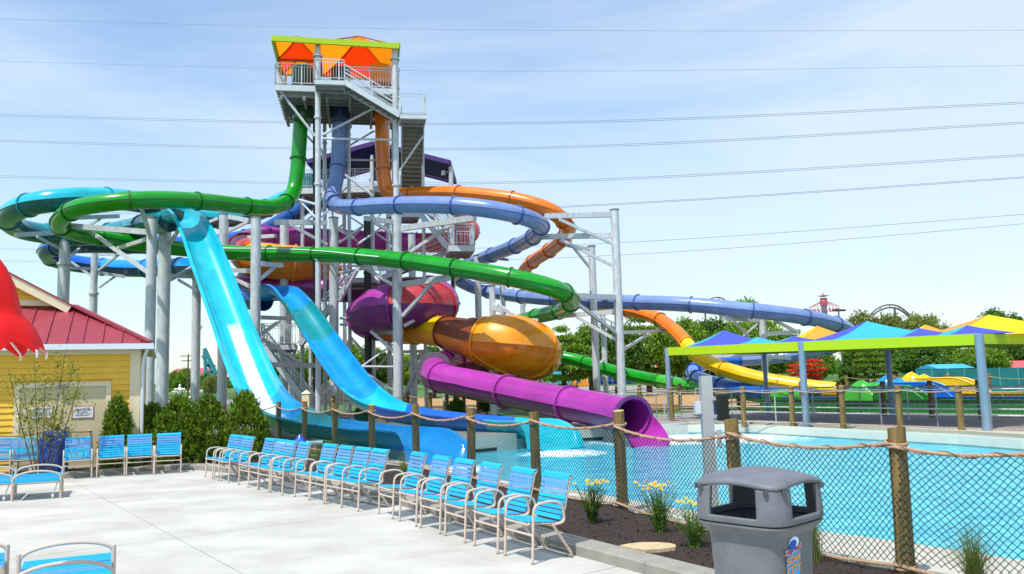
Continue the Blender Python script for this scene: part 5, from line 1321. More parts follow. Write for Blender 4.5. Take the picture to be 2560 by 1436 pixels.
# ================================================================ YELLOW BUILDING
YSID = mat('yellow lap siding', srgb(236, 186, 58), rough=.6, var=.05, vscale=3); CREAM = mat('cream trim', srgb(226, 212, 176), rough=.6, var=.04)
DOORM = mat('beige steel door', srgb(202, 188, 150), rough=.5, var=.03); REDR = mat('red metal roof', srgb(146, 50, 62), rough=.45, metal=.1, coat=.1, var=.06); WGUT = mat('white gutter', srgb(214, 220, 226), rough=.4)
bO = P(345, 1000, 21.3); bO = V((bO.x, bO.y, 0)); ba = R(22.8)
bu, bv = V((math.cos(ba), math.sin(ba), 0)), V((-math.sin(ba), math.cos(ba), 0))
def B(u, v, z): return bO+bu*u+bv*v+V((0, 0, z))
def onwall(px, py, off=0.0):
    dr = CROT @ V(((px-W0/2)/FPX, -(py-H0/2)/FPX, -1.0)); k = (bO-EYE-bv*off).dot(bv)/dr.dot(bv); p = EYE+dr*k; return (p-bO).dot(bu), p.z
house = thing('building', 'yellow lap sided building with cream trim and a dark red metal roof', 'building', B(-4, 0, 0))
RB = Matrix((bu, bv, V((0, 0, 1)))).transposed()
def bbox(u0, u1, v0, v1, z0, z1, name, m, par=None, **k):
    mb = MB(); mb.box(B((u0+u1)/2, (v0+v1)/2, (z0+z1)/2), (u1-u0, v1-v0, z1-z0), RB); return part(name, mb, m, par or house, smooth=0, **k)
WT = 3.04
bbox(-10, -.02, .02, 7.0, 0, WT, 'wall', YSID)
dl, _ = onwall(32, 1100); dr_, _ = onwall(275, 1100); _, dt = onwall(200, 955)
k = 0; z = .12
while z < WT-.14:
    for (u0, u1) in ((-10, dl), (dr_, -.16)) if z < dt-.05 else ((-10, -.16),):
        a, b = (u0+.003, u1-.003); mb = MB(); vs = [B(a, -.012, z+.148), B(b, -.012, z+.148), B(b, -.034, z), B(a, -.034, z), B(a, .02, z), B(b, .02, z), B(a, .02, z+.148), B(b, .02, z+.148)]
        mb.add(vs, [(0, 1, 2, 3), (3, 2, 5, 4), (0, 3, 4, 6), (1, 7, 5, 2), (0, 6, 7, 1)]); part('siding_board', mb, YSID, house, smooth=0)
    z += .152
z = .12
while z < WT-.14:
    mb = MB(); vs = [B(.0, .16, z+.148), B(.0, 7, z+.148), B(.022, 7, z), B(.022, .16, z), B(-.01, .16, z), B(-.01, 7, z)]; mb.add(vs, [(0, 3, 2, 1), (3, 4, 5, 2)]); part('siding_board', mb, YSID, house, smooth=0); z += .152
bbox(-.2, .045, -.05, .16, 0, WT, 'corner_board', CREAM); bbox(-.005, .048, 6.85, 7.05, 0, WT, 'corner_board', CREAM)
bbox(-10, -.21, -.048, .01, WT-.17, WT, 'frieze_board', CREAM); bbox(-10, .05, -.045, .01, 0, .12, 'skirt_board', CREAM)
bbox(-10.5, .26, -.26, 7.45, WT, WT+.03, 'soffit', CREAM)
# double door with frame
for u0, u1 in ((dl, dl+.12), (dr_-.12, dr_)): bbox(u0, u1, -.06, .01, 0, dt, 'door_frame', CREAM)
bbox(dl+.12, dr_-.12, -.058, .01, dt-.12, dt, 'door_frame', CREAM); md_ = (dl+dr_)/2
for u0, u1, sg in ((dl+.125, md_-.006, 1), (md_+.006, dr_-.125, -1)):
    d_ = bbox(u0, u1, -.035, .0, .02, dt-.125, 'door', DOORM)
    uc, zc = onwall(105 if sg == 1 else 208, 1031); uc = max(u0+.2, min(u1-.2, uc)); s_ = bbox(uc-.24, uc+.24, -.05, -.037, zc-.15, zc+.15, 'sign', mat('sign red', srgb(190, 60, 60), rough=.4), d_); bbox(uc-.225, uc+.225, -.056, -.051, zc-.135, zc+.135, 'sign_face', mat('sign face', srgb(224, 226, 232), rough=.4), s_) if False else None
    mb = MB(); mb.box(B(uc, -.053, zc), (.45, .006, .27), RB); part('sign_face', mb, mat('sign face', srgb(224, 226, 232), rough=.4), d_, smooth=0)
    for q in range(5):
        mb = MB(); mb.box(B(uc+(.02 if q % 2 else -.01), -.058, zc+.08-.04*q), (.34-.05*(q % 3), .003, .014 if q else .022), RB); part('printed_line', mb, mat('sign grey', srgb(112, 116, 130), rough=.5), d_, smooth=0)
    bbox((u1-.12) if sg == 1 else (u0+.04), (u1-.04) if sg == 1 else (u0+.12), -.085, -.036, .98, 1.10, 'handle', STEELD, d_)
# roof: front skirt, right slope, gable above
zE_, ov, sl, run = WT+.10, .26, .57, 1.9
def slope_panel(pts, name, m=REDR, th=.05):
    mb = MB(); q = [V(p) for p in pts]; n_ = len(q); lo = [p-V((0, 0, th)) for p in q]
    mb.add(q+lo, [tuple(range(n_)), tuple(range(2*n_-1, n_-1, -1))]+[(i, (i+1) % n_, n_+(i+1) % n_, n_+i) for i in range(n_)]); return part(name, mb, m, house, smooth=0)
zt_ = zE_+run*sl; u = ov
# front skirt in standing-seam pans
edges = [ov-run-.44*i for i in range(0, 22)]
slope_panel([B(ov, -ov, zE_), B(ov-run, -ov+run, zt_), B(ov-run, -ov, zE_)], 'roof_pan')
for i in range(len(edges)-1):
    a, b = edges[i], edges[i+1]; slope_panel([B(b+.004, -ov, zE_), B(a-.004, -ov, zE_), B(a-.004, -ov+run, zt_), B(b+.004, -ov+run, zt_)], 'roof_pan')
    mb = MB(); mb.bar(B(a, -ov, zE_+.02), B(a, -ov+run, zt_+.02), .018, .05); part('roof_seam', mb, REDR, house, smooth=0)
for i in range(4):
    uu = ov-.44*(i+.5); mb = MB(); mb.bar(B(uu, -ov, zE_+.02), B(uu, -ov+(ov-uu), zE_+(ov-uu)*sl+.02), .018, .05); part('roof_seam', mb, REDR, house, smooth=0)
ur = -5.2; zr_ = zE_+(ov-ur)*sl
slope_panel([B(ov, -ov, zE_), B(ov, 7.45, zE_), B(ur, 7.45, zr_), B(ur, -ov+run-.35, zr_), B(ov-run, -ov+run-.35, zt_)], 'roof_slope')
slope_panel([B(ur, 7.45, zr_), B(2*ur-ov+run, 7.45, zt_), B(2*ur-ov+run, -ov+run-.35, zt_), B(ur, -ov+run-.35, zr_)], 'roof_slope')
mb = MB(); mb.bar(B(ov, -ov, zE_+.03), B(ov-run, -ov+run, zt_+.03), .16, .05); part('hip_cap', mb, REDR, house, smooth=0)
gv = -ov+run
mb = MB(); mb.add([B(ov-run-.1, gv, zt_), B(2*ur-ov+run, gv, zt_), B(ur, gv, zr_-.05)], [(0, 1, 2)]); part('gable_wall', mb, YSID, house, smooth=0)
z = zt_+.22
while z < zr_-.3:
    ue = ov-(z+.1-zE_)/sl; mb = MB(); mb.box(B((ue-.2+2*ur-ue)/2, gv-.02, z), (max(.1, (ue-.2)-(2*ur-ue)), .03, .135), RB); part('siding_board', mb, YSID, house, smooth=0); z += .152
mb = MB(); mb.bar(B(ov-run-.1, gv-.30, zt_-.10), B(ur, gv-.30, zr_-.16), .05, .24); part('rake_board', mb, CREAM, house, smooth=0)
bbox(ur, ov-run-.25, gv-.06, gv, zt_+.01, zt_+.16, 'band_board', CREAM)
bbox(-10.5, ov+.09, -ov-.13, -ov-.005, zE_-.16, zE_-.02, 'gutter', WGUT); bbox(ov+.002, ov+.09, -ov, 7.4, zE_-.16, zE_-.02, 'gutter', WGUT)
mb = MB(); mb.sweep(bend([B(.22, -.28, WT-.02), B(.12, -.12, WT-.30), B(.10, -.07, WT-.6), B(.10, -.07, .05)], .1), .045, 8); part('downspout', mb, WGUT, house)
# door closer / small camera
mb = MB(); mb.box(B(onwall(155, 968)[0], -.1, dt-.1), (.16, .12, .08), RB); part('door_lamp', mb, STEELD, house, smooth=0)

# blue bin by the building
bb = foot(135, 1180, 19.9); bb.x -= .02; bn = thing('litter_bin', 'blue plastic litter bin with a pitched hood behind a wooden post', 'litter bin', bb)
BLP = mat('blue bin plastic', srgb(44, 84, 168), rough=.5)
mb = MB(); mb.box(bb+V((0, 0, .36)), (.46, .46, .72)); part('body', mb, BLP, bn, smooth=0)
mb = MB(); mb.prism([(bb.x-.26, bb.y-.26), (bb.x+.26, bb.y-.26), (bb.x+.26, bb.y+.26), (bb.x-.26, bb.y+.26)], .72, .80)
hv = [V((bb.x+a*.25, bb.y+c*.25, .80)) for a, c in ((-1, -1), (1, -1), (1, 1), (-1, 1))]+[V((bb.x+a*.17, bb.y+c*.17, 1.05)) for a, c in ((-1, -1), (1, -1), (1, 1), (-1, 1))]
mb.add(hv, [(0, 1, 5, 4), (1, 2, 6, 5), (2, 3, 7, 6), (3, 0, 4, 7), (4, 5, 6, 7)]); part('hood', mb, BLP, bn, smooth=0)
mb = MB(); mb.box(bb+V((0, -.22, .9)), (.28, .06, .12)); part('flap', mb, mat('bin flap', srgb(28, 56, 120), rough=.5), bn, smooth=0)

# ================================================================ RED FOLDED UMBRELLA (top left)
RED = mat('red umbrella cloth', srgb(232, 12, 14), rough=.6, trans=.3)
uc = P(-42, 900, 6.4); um = thing('umbrella', 'bright red half folded umbrella with scalloped hem and white rib tips', 'umbrella', (uc.x, uc.y, 0))
prof = [(610, 8), (640, 22), (668, 42), (712, 62), (765, 75), (785, 79), (803, 94), (820, 108), (850, 122), (880, 131)]
mb = MB(); vs = []; n = 96; tips = []
for i, (py, rpx) in enumerate(prof):
    z = P(-42, py, 6.4).z; r = rpx*6.4/FPX
    for k in range(n):
        q = 2*math.pi*k/n; lobe = math.cos(8*q+.6); rr = r*(1+.07*lobe*(i/9)); zz = z-(.045*lobe*(max(0, i-4)/5))+.02*(max(0, i-4)/5)
        vs.append(V((uc.x+rr*math.cos(q), uc.y+rr*math.sin(q), zz)))
m_ = len(prof); mb.add(vs, [(i*n+k, i*n+(k+1) % n, (i+1)*n+(k+1) % n, (i+1)*n+k) for i in range(m_-1) for k in range(n)])
part('canopy', mb, RED, um, smooth=70)
for k in range(8):
    q = (2*math.pi*k-.6)/8; r = 131*6.4/FPX*1.07; z = P(-42, 880, 6.4).z-.03; p = V((uc.x+r*math.cos(q), uc.y+r*math.sin(q), z))
    mb = MB(); mb.rod(p+V((0, 0, .03)), p-V((0, 0, .03)), .012, .008, n=7); part('rib_tip', mb, WHITE, um)
    mb = MB(); mb.bar(V((uc.x, uc.y, z+.35)), p+V((0, 0, .02)), .012); part('rib', mb, WHITE, um, smooth=0)
mb = MB(); mb.rod((uc.x, uc.y, 0), (uc.x, uc.y, P(-42, 600, 6.4).z), .025, n=12); part('pole', mb, ALU, um)
mb = MB(); mb.rod((uc.x, uc.y, 0), (uc.x, uc.y, .09), .28, n=20); part('base', mb, STEELD, um)

# ================================================================ SHADE STRUCTURE ON THE RIGHT
CYF = mat('cyan shade cloth', srgb(56, 178, 208), rough=.8, trans=.25, var=.05, bump=.2, bscale=3); BUF = mat('royal shade cloth', srgb(72, 88, 198), rough=.8, trans=.25, var=.05, bump=.2, bscale=3)
YEF = mat('yellow shade cloth', srgb(250, 206, 20), rough=.8, trans=.3); ORC = mat('orange shade cloth', srgb(250, 164, 50), rough=.8, trans=.3)
SPOST = mat('blue grey galvanised post', srgb(128, 150, 168), rough=.45, metal=.2, var=.15, vscale=2, stretch=(2, 2, .6))
S0, E0 = P(1668, 880, 35.5), P(2449, 850, 25.0); ZB = 3.02
S0 = V((S0.x, S0.y, 0)); E0 = V((E0.x, E0.y, 0)); st_ = (E0-S0).normalized(); sn = V((-st_.y, st_.x, 0)); SL = (E0-S0).length
shade = thing('shade_canopy', 'long shade canopy with lime green beams and cyan, blue, yellow and orange cloth peaks', 'shade canopy', S0)
def SP(t, o, z): return S0+st_*t+sn*o+V((0, 0, z))
def zb(t): return ZB-.16*(t/SL)-.08
OW = 6.4
mids = [0, (foot(1985, 0, 30.6)-S0).dot(st_), SL]
for a, b in zip(mids, mids[1:]):
    mb = MB(); mb.bar(SP(a+.02, 0, zb(a)), SP(b-.02, 0, zb(b)), .10, .34); part('fascia_beam', mb, LIME, shade, smooth=0)
    mb = MB(); mb.bar(SP(a+.02, OW, zb(a)), SP(b-.02, OW, zb(b)), .10, .30); part('fascia_beam', mb, LIME, shade, smooth=0)
for a in mids:
    mb = MB(); mb.bar(SP(a, .06, zb(a)+.01), SP(a, OW-.06, zb(a)+.01), .12, .31); part('cross_beam', mb, LIME, shade, smooth=0)
mb = MB(); mb.bar(SP(SL, OW, zb(SL)), SP(SL+6, OW+.0, zb(SL)), .10, .30); part('fascia_beam', mb, LIME, shade, smooth=0)
for a, o_, dia in ((0, .0, .22), (mids[1], -.02, .24), (SL, -.02, .26), (.2, OW-.2, .2), (mids[1]-.3, OW-.3, .22), (SL-.2, OW-.2, .24)):
    p = SP(a, o_, 0); mb = MB(); mb.rod(p, p+V((0, 0, zb(a)+(.15 if o_ <= 0 else -.1))), dia/2, n=16); mb.rod(p, p+V((0, 0, .05)), dia*.95, n=12); part('post', mb, SPOST, shade)
def solve_t(px, o_):
    lo, hi = -2, SL+8
    for _ in range(50):
        m_ = (lo+hi)/2; p = S0+st_*m_+sn*o_; q = 1280+p.x/p.y*FPX
        if q < px: lo = m_
        else: hi = m_
    return lo
def peak(px, py, o_, hw, ho, cols, z0=0.17):
    t_ = solve_t(px, o_); p = S0+st_*t_+sn*o_; z = P(px, py, p.y).z; ap = SP(t_, o_, z)
    cs_ = [SP(t_, o_-ho, zb(t_)+z0), SP(t_+hw, o_, zb(t_)+z0), SP(t_, o_+ho, zb(t_)+z0), SP(t_-hw, o_, zb(t_)+z0)]
    for k in range(4):
        a, b = cs_[k], cs_[(k+1) % 4]; Kq = 7; vs = []; idx = {}; c = 0
        for i in range(Kq+1):
            for j in range(Kq+1-i):
                u_, v_ = i/Kq, j/Kq; q = ap*u_+a*v_+b*(1-u_-v_); q.z -= .22*(z-ZB)*4*u_*(1-u_)*.5; vs.append(q); idx[i, j] = c; c += 1
        fs = []
        for i in range(Kq):
            for j in range(Kq-i):
                fs.append((idx[i, j], idx[i+1, j], idx[i, j+1]))
                if j < Kq-i-1: fs.append((idx[i+1, j], idx[i+1, j+1], idx[i, j+1]))
        mb = MB(); mb.add(vs, fs); part('cloth_panel', mb, cols[k], shade, smooth=60)
def four(l, r): return [r, r, l, l]
peak(1806, 826, 2.3, 3.0, 2.25, four(CYF, BUF)); peak(2165, 803, 2.3, 3.2, 2.25, four(BUF, CYF)); peak(2470, 787, 3.6, 3.6, 3.2, four(ORC, YEF), .15)
peak(1887, 843, 1.2, 1.5, 1.15, four(BUF, CYF), .172); peak(1980, 840, 1.2, 1.5, 1.15, four(CYF, BUF), .174); peak(2293, 820, 1.2, 1.5, 1.15, four(CYF, BUF), .172); peak(2413, 813, 1.2, 1.5, 1.15, four(CYF, BUF), .174)
peak(2040, 815, 4.4, 2.6, 2.0, four(YEF, ORC), .16); peak(2310, 812, 4.4, 1.8, 1.3, four(YEF, ORC), .165)
mb = MB(); mb.quad(SP(.05, .05, ZB-.02), SP(SL-.05, .05, ZB-.16), SP(SL-.05, OW-.05, ZB-.16), SP(.05, OW-.05, ZB-.02)); part('flat_cloth', mb, BUF, shade, smooth=0)

# ================================================================ VEGETATION
LF1 = leafmat('fresh leaves', srgb(56, 100, 12), srgb(144, 180, 42)); LF2 = leafmat('dark leaves', srgb(40, 78, 16), srgb(100, 140, 38)); LF3 = leafmat('olive leaves', srgb(92, 108, 40), srgb(152, 162, 74)); LFR = leafmat('red leaves', srgb(200, 40, 24), srgb(236, 80, 50)); LFB = leafmat('yellow green leaves', srgb(96, 110, 24), srgb(190, 190, 60)); LFA = leafmat('thuja foliage', srgb(48, 88, 14), srgb(142, 172, 34)); LFP = leafmat('coral leaves', srgb(226, 70, 84), srgb(250, 120, 130)); LFG = leafmat('grass blades', srgb(70, 96, 36), srgb(150, 158, 84)); LFD = leafmat('flower stems and leaves', srgb(50, 96, 30), srgb(120, 150, 54))
BARK = mat('bark', srgb(84, 70, 58), rough=.95, var=.3, vscale=6, bump=.6)
def leaf(mb, c, s_, rnd, up=0.0):
    t = V((rnd.gauss(0, 1), rnd.gauss(0, 1), rnd.gauss(0, 1)+up)).normalized(); u_ = t.cross(V((rnd.gauss(0, 1), rnd.gauss(0, 1), rnd.gauss(0, 1)))).normalized()
    mb.add([c-t*s_, c+u_*s_*.45, c+t*s_, c-u_*s_*.45], [(0, 1, 2, 3)])
def crown_mesh(seed, nclump, nleaf, ls, shape='round'):
    rnd = random.Random(seed); mb = MB()
    for c in range(nclump):
        while True:
            p = V((rnd.uniform(-1, 1), rnd.uniform(-1, 1), rnd.uniform(-1, 1)))
            if .35 < p.length < 1: break
        if shape == 'round': p = p.normalized()*(.45+.5*rnd.random()**.6); p.z = p.z*.85 if p.z > 0 else p.z*.6
        elif shape == 'spruce':
            h = rnd.random()**1.3; a = rnd.uniform(0, 6.283); r = (1-h)*(.35+.6*rnd.random()); p = V((r*math.cos(a), r*math.sin(a), h*2-1))
        elif shape == 'flat': p = V((p.x*1.1, p.y*1.1, round(p.z*3)/3*.8+.08*p.z)); 
        cr = rnd.uniform(.13, .26)*(1 if shape != 'spruce' else .6)
        for _ in range(nleaf):
            d = V((rnd.gauss(0, 1), rnd.gauss(0, 1), rnd.gauss(0, .75 if shape != 'flat' else .35)))*cr*.55
            leaf(mb, p+d, ls*rnd.uniform(.6, 1.3), rnd)
    return mesh_of('crown', mb, LF1, 0)
def trunk_mesh(seed):
    rnd = random.Random(seed); mb = MB()
    mb.sweep([V((0, 0, -.15)), V((.05, .02, 1)), V((.0, .06, 2)), V((.06, 0, 2.8))], [.24, .19, .15, .10], 8)
    for k in range(7):
        a = rnd.uniform(0, 6.28); h = rnd.uniform(1.1, 2.2); L_ = rnd.uniform(.8, 1.35)
        mb.sweep([V((.03, .03, h)), V((math.cos(a)*L_*.5, math.sin(a)*L_*.5, h+L_*.45)), V((math.cos(a)*L_, math.sin(a)*L_, h+L_*1.1))], [.09, .06, .02], 5)
    return mesh_of('trunk', mb, BARK, 60)
CR = {'round': [crown_mesh(i, 170, 135, .050) for i in (1, 2, 3)], 'spruce': [crown_mesh(11, 170, 70, .07, 'spruce')], 'flat': [crown_mesh(21, 150, 135, .050, 'flat')]}
TM = [trunk_mesh(1), trunk_mesh(2)]
CRV = {}
def tree(label, px, ytop, hwpx, d, lm, shape='round', base=0.0, group='trees beyond the pool', cat='tree', low=.22, seed=0, name='tree'):
    f = foot(px, 950, d, base); top = P(px, ytop, d).z; h = top-base; w = hwpx*d/FPX
    t = thing(name, label, cat, f, group)
    me = CR[shape][seed % len(CR[shape])]; key = (me.name, lm.name)
    if key not in CRV:
        m2 = me.copy(); m2.materials.clear(); m2.materials.append(lm); CRV[key] = m2
    o = bpy.data.objects.new('crown', CRV[key]); COL.objects.link(o); o.parent = t
    ch = h*(1-low)/2; o.location = (0, 0, h*low+ch); o.scale = (w, w, ch*1.05); o.rotation_euler = (0, 0, seed*1.7)
    o = bpy.data.objects.new('trunk', TM[seed % 2]); COL.objects.link(o); o.parent = t; s_ = h/4.2; o.scale = (s_*.75, s_*.75, s_)
    return t
TL = [(1408, 818, 62, 78, LF1, 'first fresh green tree right of the amber bowl'), (1478, 800, 72, 84, LF1, 'green tree behind the slimmer right-hand column'), (1552, 806, 66, 76, LF2, 'dark green tree behind the tallest right-hand column'), (1622, 792, 76, 84, LF1, 'green tree seen between the tallest column and the yellow slide'), (1700, 788, 74, 80, LF1, 'green tree directly behind the orange part of the slide'), (1780, 792, 70, 88, LF2, 'dark green tree behind the yellow part of the slide'), (1888, 748, 62, 96, LF1, 'tall green tree rising above the long blue tube'), (1845, 800, 66, 84, LF1, 'green tree under the long blue tube left of its end column'), (1950, 815, 62, 82, LF1, 'green tree under the far end of the long blue tube'), (2165, 776, 66, 92, LF3, 'olive tree left of the coaster arch'), (2238, 778, 70, 90, LF3, 'wide olive tree in front of the coaster arch'), (2322, 780, 66, 84, LF3, 'olive tree right of the coaster arch'), (2400, 838, 60, 76, LF1, 'light green tree behind the big right-hand peak'), (2515, 764, 60, 120, LF2, 'dark tree standing highest at the right edge'), (2570, 800, 60, 100, LF2, 'dark tree cut off by the right edge'),
      (2300, 850, 62, 74, LF2, 'dark tree behind the teal screen wall'), (2460, 862, 60, 70, LF1, 'light tree right of the kiosk roof'), (2040, 862, 48, 74, LF1, 'low tree left of the dark weeping spruce'), (2185, 868, 40, 66, LF1, 'small bright tree right of the dark weeping spruce'),
      (455, 918, 34, 150, LF1, 'small round tree beside the utility pole'), (528, 938, 22, 120, LF3, 'small olive tree by the teal coaster frame'), (684, 885, 60, 90, LF2, 'dark tree behind the lowest stair flight'), (770, 862, 62, 96, LF1, 'green tree seen between tower legs on the left'), (872, 850, 60, 88, LF1, 'green tree seen under the crimson bowl'), (940, 868, 52, 92, LF2, 'dark tree behind the wide black pipe'), (1085, 858, 52, 92, LF2, 'dark tree left of the amber bowl'), (1020, 880, 50, 98, LF1, 'green tree behind the front tower column')]
for i, (px, yt, hw, d, lm, lb) in enumerate(TL):
    tree(lb, px, yt, hw, d, lm, 'flat' if lm is LF1 and i % 3 == 0 else 'round', seed=i, low=.12 if d > 70 else .2)
tree('dark weeping spruce behind the rope fence', 2122, 884, 46, 68, LF2, 'spruce', low=.02, seed=1, name='spruce_tree')
tree('small tree with bright red leaves behind the shade posts', 2018, 888, 38, 62, LFR, 'flat', low=.3, seed=2)
tree('coral pink leaved tree far behind the fallen green tube', 1442, 922, 22, 160, LFP, 'round', low=.3, seed=1)
far = MB(); rnd = random.Random(77)
for _ in range(9000):
    px = rnd.uniform(380, 2900); d = rnd.uniform(170, 230); hz_ = 945-.027*(px-1280); top = 20+14*math.sin(px*.013)+9*math.sin(px*.041)
    if 1100 < px < 1330 and rnd.random() < .4: continue
    p = P(px, hz_-rnd.random()**.7*top*.9+4, d); leaf(far, p, rnd.uniform(.6, 1.3), rnd)
o = part('distant_wood', far, LF2, None, smooth=0); tag(o, 'low band of woodland closing the horizon', 'woodland', kind='stuff')

def thuja(label, px, ytop, ybase, wpx, d, seed):
    rnd = random.Random(seed); f = foot(px, ybase, d, .03); h = P(px, ytop, d).z-.03; w = wpx*d/FPX/2*1.12; t = thing('thuja_bush', label, 'bush', f, 'conical evergreen bushes beside the deck')
    mb = MB()
    for c in range(760):
        u_ = rnd.random()**.8; a = rnd.uniform(0, 6.283); prof_ = (1-u_)**.5*(1 if u_ > .12 else .8+u_*1.6); r = w*prof_*(.55+.5*rnd.random()**.5)*(1+.12*math.sin(3*a+seed)+.1*math.sin(7*a+u_*9))
        c0 = f+V((r*math.cos(a), r*math.sin(a), .05+u_*h*(.97+.07*math.sin(5*a+seed*2)))); outv = V((math.cos(a)*.55, math.sin(a)*.55, 1)).normalized()
        for _ in range(13):
            p = c0+V((rnd.gauss(0, .035), rnd.gauss(0, .035), rnd.gauss(0, .045))); tt = (outv+V((rnd.gauss(0, .35), rnd.gauss(0, .35), rnd.gauss(0, .25)))).normalized(); s_ = rnd.uniform(.024, .062); u2 = tt.cross(V((rnd.gauss(0, 1), rnd.gauss(0, 1), rnd.gauss(0, .3)))).normalized()
            mb.add([p-tt*s_, p+u2*s_*.4, p+tt*s_, p-u2*s_*.4], [(0, 1, 2, 3)])
    part('foliage', mb, LFA, t, smooth=0)
    mb = MB(); mb.rod(f, f+V((0, 0, h*.85)), .03, .01, n=6); part('stem', mb, BARK, t)
thuja('narrow thuja bush against the yellow wall corner, leftmost', 290, 1005, 1180, 80, 20.9, 1); thuja('second thuja bush from the left behind the chairs', 376, 1020, 1180, 136, 21.8, 2); thuja('third thuja bush from the left behind the chairs', 448, 1000, 1178, 140, 21.7, 3); thuja('fourth thuja bush, bushy and bright, left of the corner post', 518, 1003, 1172, 142, 22.2, 4); thuja('rightmost thuja bush, at the foot of the cyan flume', 612, 990, 1155, 124, 22.0, 5)
# thin multi-stem tree before the building
bt = thing('young_birch', 'thin multi-stemmed young tree with sparse yellow green leaves', 'tree', foot(105, 1170, 19.2)); f = foot(105, 1170, 19.2); rnd = random.Random(9); lm_ = MB()
for k in range(7):
    dx = -.55+k*.19; mb = MB(); top = V((f.x+dx*1.5, f.y+rnd.uniform(-.3, .3), rnd.uniform(2.2, 2.95))); q0 = f+V((dx*.25, 0, 0)); mid = q0*.45+top*.55+V((dx*.1, 0, 0)); pts = [q0*(1-u_)**2+mid*2*u_*(1-u_)+top*u_*u_ for u_ in [i/8 for i in range(9)]]
    mb.sweep(pts, [.017-.0015*i for i in range(9)], 6); part('stem', mb, BARK, bt)
    for j in range(9):
        u_ = .35+.65*rnd.random(); i = min(7, int(u_*8)); p = pts[i]; e = p+V((rnd.uniform(-.35, .35), rnd.uniform(-.3, .3), rnd.uniform(.05, .35)))
        tw = MB(); 
        for _ in range(46): leaf(lm_, p+(e-p)*rnd.random()+V((rnd.gauss(0, .11), rnd.gauss(0, .11), rnd.gauss(0, .11))), rnd.uniform(.02, .042), rnd)
        lm_.bar(p, e, .006)
part('leaves', lm_, LFB, bt, smooth=0)
def grass_clump(label, base, h, spread, n, seed, name='grass_clump', dry=False):
    rnd = random.Random(seed); t = thing(name, label, 'ornamental grass', base, 'ornamental grass clumps in the mulch'); mb = MB()
    for k in range(n):
        a = rnd.uniform(0, 6.283); lean = rnd.random()**1.2*spread; hh = h*rnd.uniform(.55, 1.05); b0 = base+V((rnd.gauss(0, .03), rnd.gauss(0, .03), 0)); w = rnd.uniform(.0018, .0036); d = V((math.cos(a), math.sin(a), 0)); sd = V((-d.y, d.x, 0)); prev = None; vs = []
        K = 4
        for i in range(K+1):
            u_ = i/K; p = b0+d*(lean*u_*u_)+V((0, 0, hh*(u_-.28*u_*u_*lean/spread))); ww = w*(1-u_*.85); vs += [p-sd*ww, p+sd*ww]
        mb.add(vs, [(i*2, i*2+1, i*2+3, i*2+2) for i in range(K)])
    part('blades', mb, LFG, t, smooth=0); mb = MB()
    for k in range(14): 
        a = rnd.uniform(0, 6.283); mb.rod(base+V((rnd.gauss(0, .02), rnd.gauss(0, .02), -.02)), base+V((math.cos(a)*.05, math.sin(a)*.05, h*.3)), .003, .002, n=4)
    part('crown_base', mb, mat('dry stems', srgb(150, 118, 78), rough=.9), t)
grass_clump('tall ornamental grass clump right behind the grey bin', G(2035, 1403, .07), .72, .28, 240, 1)
grass_clump('wide ornamental grass clump at the bottom right corner', G(2440, 1470, .07), .62, .55, 420, 2)
grass_clump('grass clump rising behind the back of the nearest chairs', G(1352, 1290, .07), .48, .16, 90, 3)
grass_clump('grass clump in the wide gap between the chairs', G(1010, 1196, .07), .55, .4, 260, 4)
grass_clump('grass clump behind the gap left of the middle chairs', G(800, 1160, .07), .55, .4, 220, 5)
grass_clump('grass clump under the rope fence left of the long row', G(660, 1150, .03), .6, .6, 260, 6)
grass_clump('grass clump beyond the net at the foot of the cyan flume', foot(850, 1100, 23.0), .7, .6, 240, 7)
YFL = mat('yellow petals', srgb(232, 200, 24), rough=.6, trans=.3); CEN = mat('flower centre', srgb(196, 140, 20), rough=.8)
def flower_plant(label, base, h, spread, nst, nfl, seed):
    rnd = random.Random(seed); t = thing('flowering_plant', label, 'flower', base, 'yellow flowering plants in the mulch'); mb = MB(); tips = []
    for k in range(nst):
        a = rnd.uniform(0, 6.283); e = base+V((math.cos(a)*spread*rnd.random(), math.sin(a)*spread*rnd.random(), h*rnd.uniform(.45, 1.0))); b0 = base+V((rnd.gauss(0, .03), rnd.gauss(0, .03), 0)); mid = (b0+e)/2+V((rnd.gauss(0, .02), rnd.gauss(0, .02), .04)); pts = [b0, mid, e]; mb.sweep(pts, [.0035, .003, .002], 4); tips.append(e)
        for j in range(11):
            u_ = rnd.uniform(.1, .85); p = b0+(e-b0)*u_; an = rnd.uniform(0, 6.283); tt = V((math.cos(an), math.sin(an), rnd.uniform(.2, 1.0))).normalized(); s_ = rnd.uniform(.02, .045); sd = tt.cross(V((0, 0, 1))).normalized(); mb.add([p, p+tt*s_+sd*.006, p+tt*s_*2, p+tt*s_-sd*.006], [(0, 1, 2, 3)])
    part('stems_and_leaves', mb, LFD, t, smooth=0); tips.sort(key=lambda p: -p.z)
    for e in tips[:nfl]:
        ax = V((rnd.gauss(0, .35), -.45+rnd.gauss(0, .3), 1)).normalized(); s1 = ax.cross(V((1, 0, 0))).normalized(); s2 = ax.cross(s1); fb = MB(); r = rnd.uniform(.022, .031)
        for q in range(9):
            an = 2*math.pi*q/9; d = s1*math.cos(an)+s2*math.sin(an); sd = ax.cross(d); fb.add([e, e+d*r*.6+sd*r*.24+ax*.004, e+d*r, e+d*r*.6-sd*r*.24+ax*.004], [(0, 1, 2, 3)])
        fo = part('flower_head', fb, YFL, t, smooth=0); cb_ = MB(); cb_.rod(e, e+ax*.008, .008, .005, n=7); part('flower_centre', cb_, CEN, fo)
flower_plant('yellow daisy-like plant just right of the nearest chair', G(1482, 1307, .07), .56, .24, 80, 20, 1)
flower_plant('middle yellow flowering plant, at the foot of the net between two posts', G(1650, 1333, .07), .62, .28, 95, 24, 2)
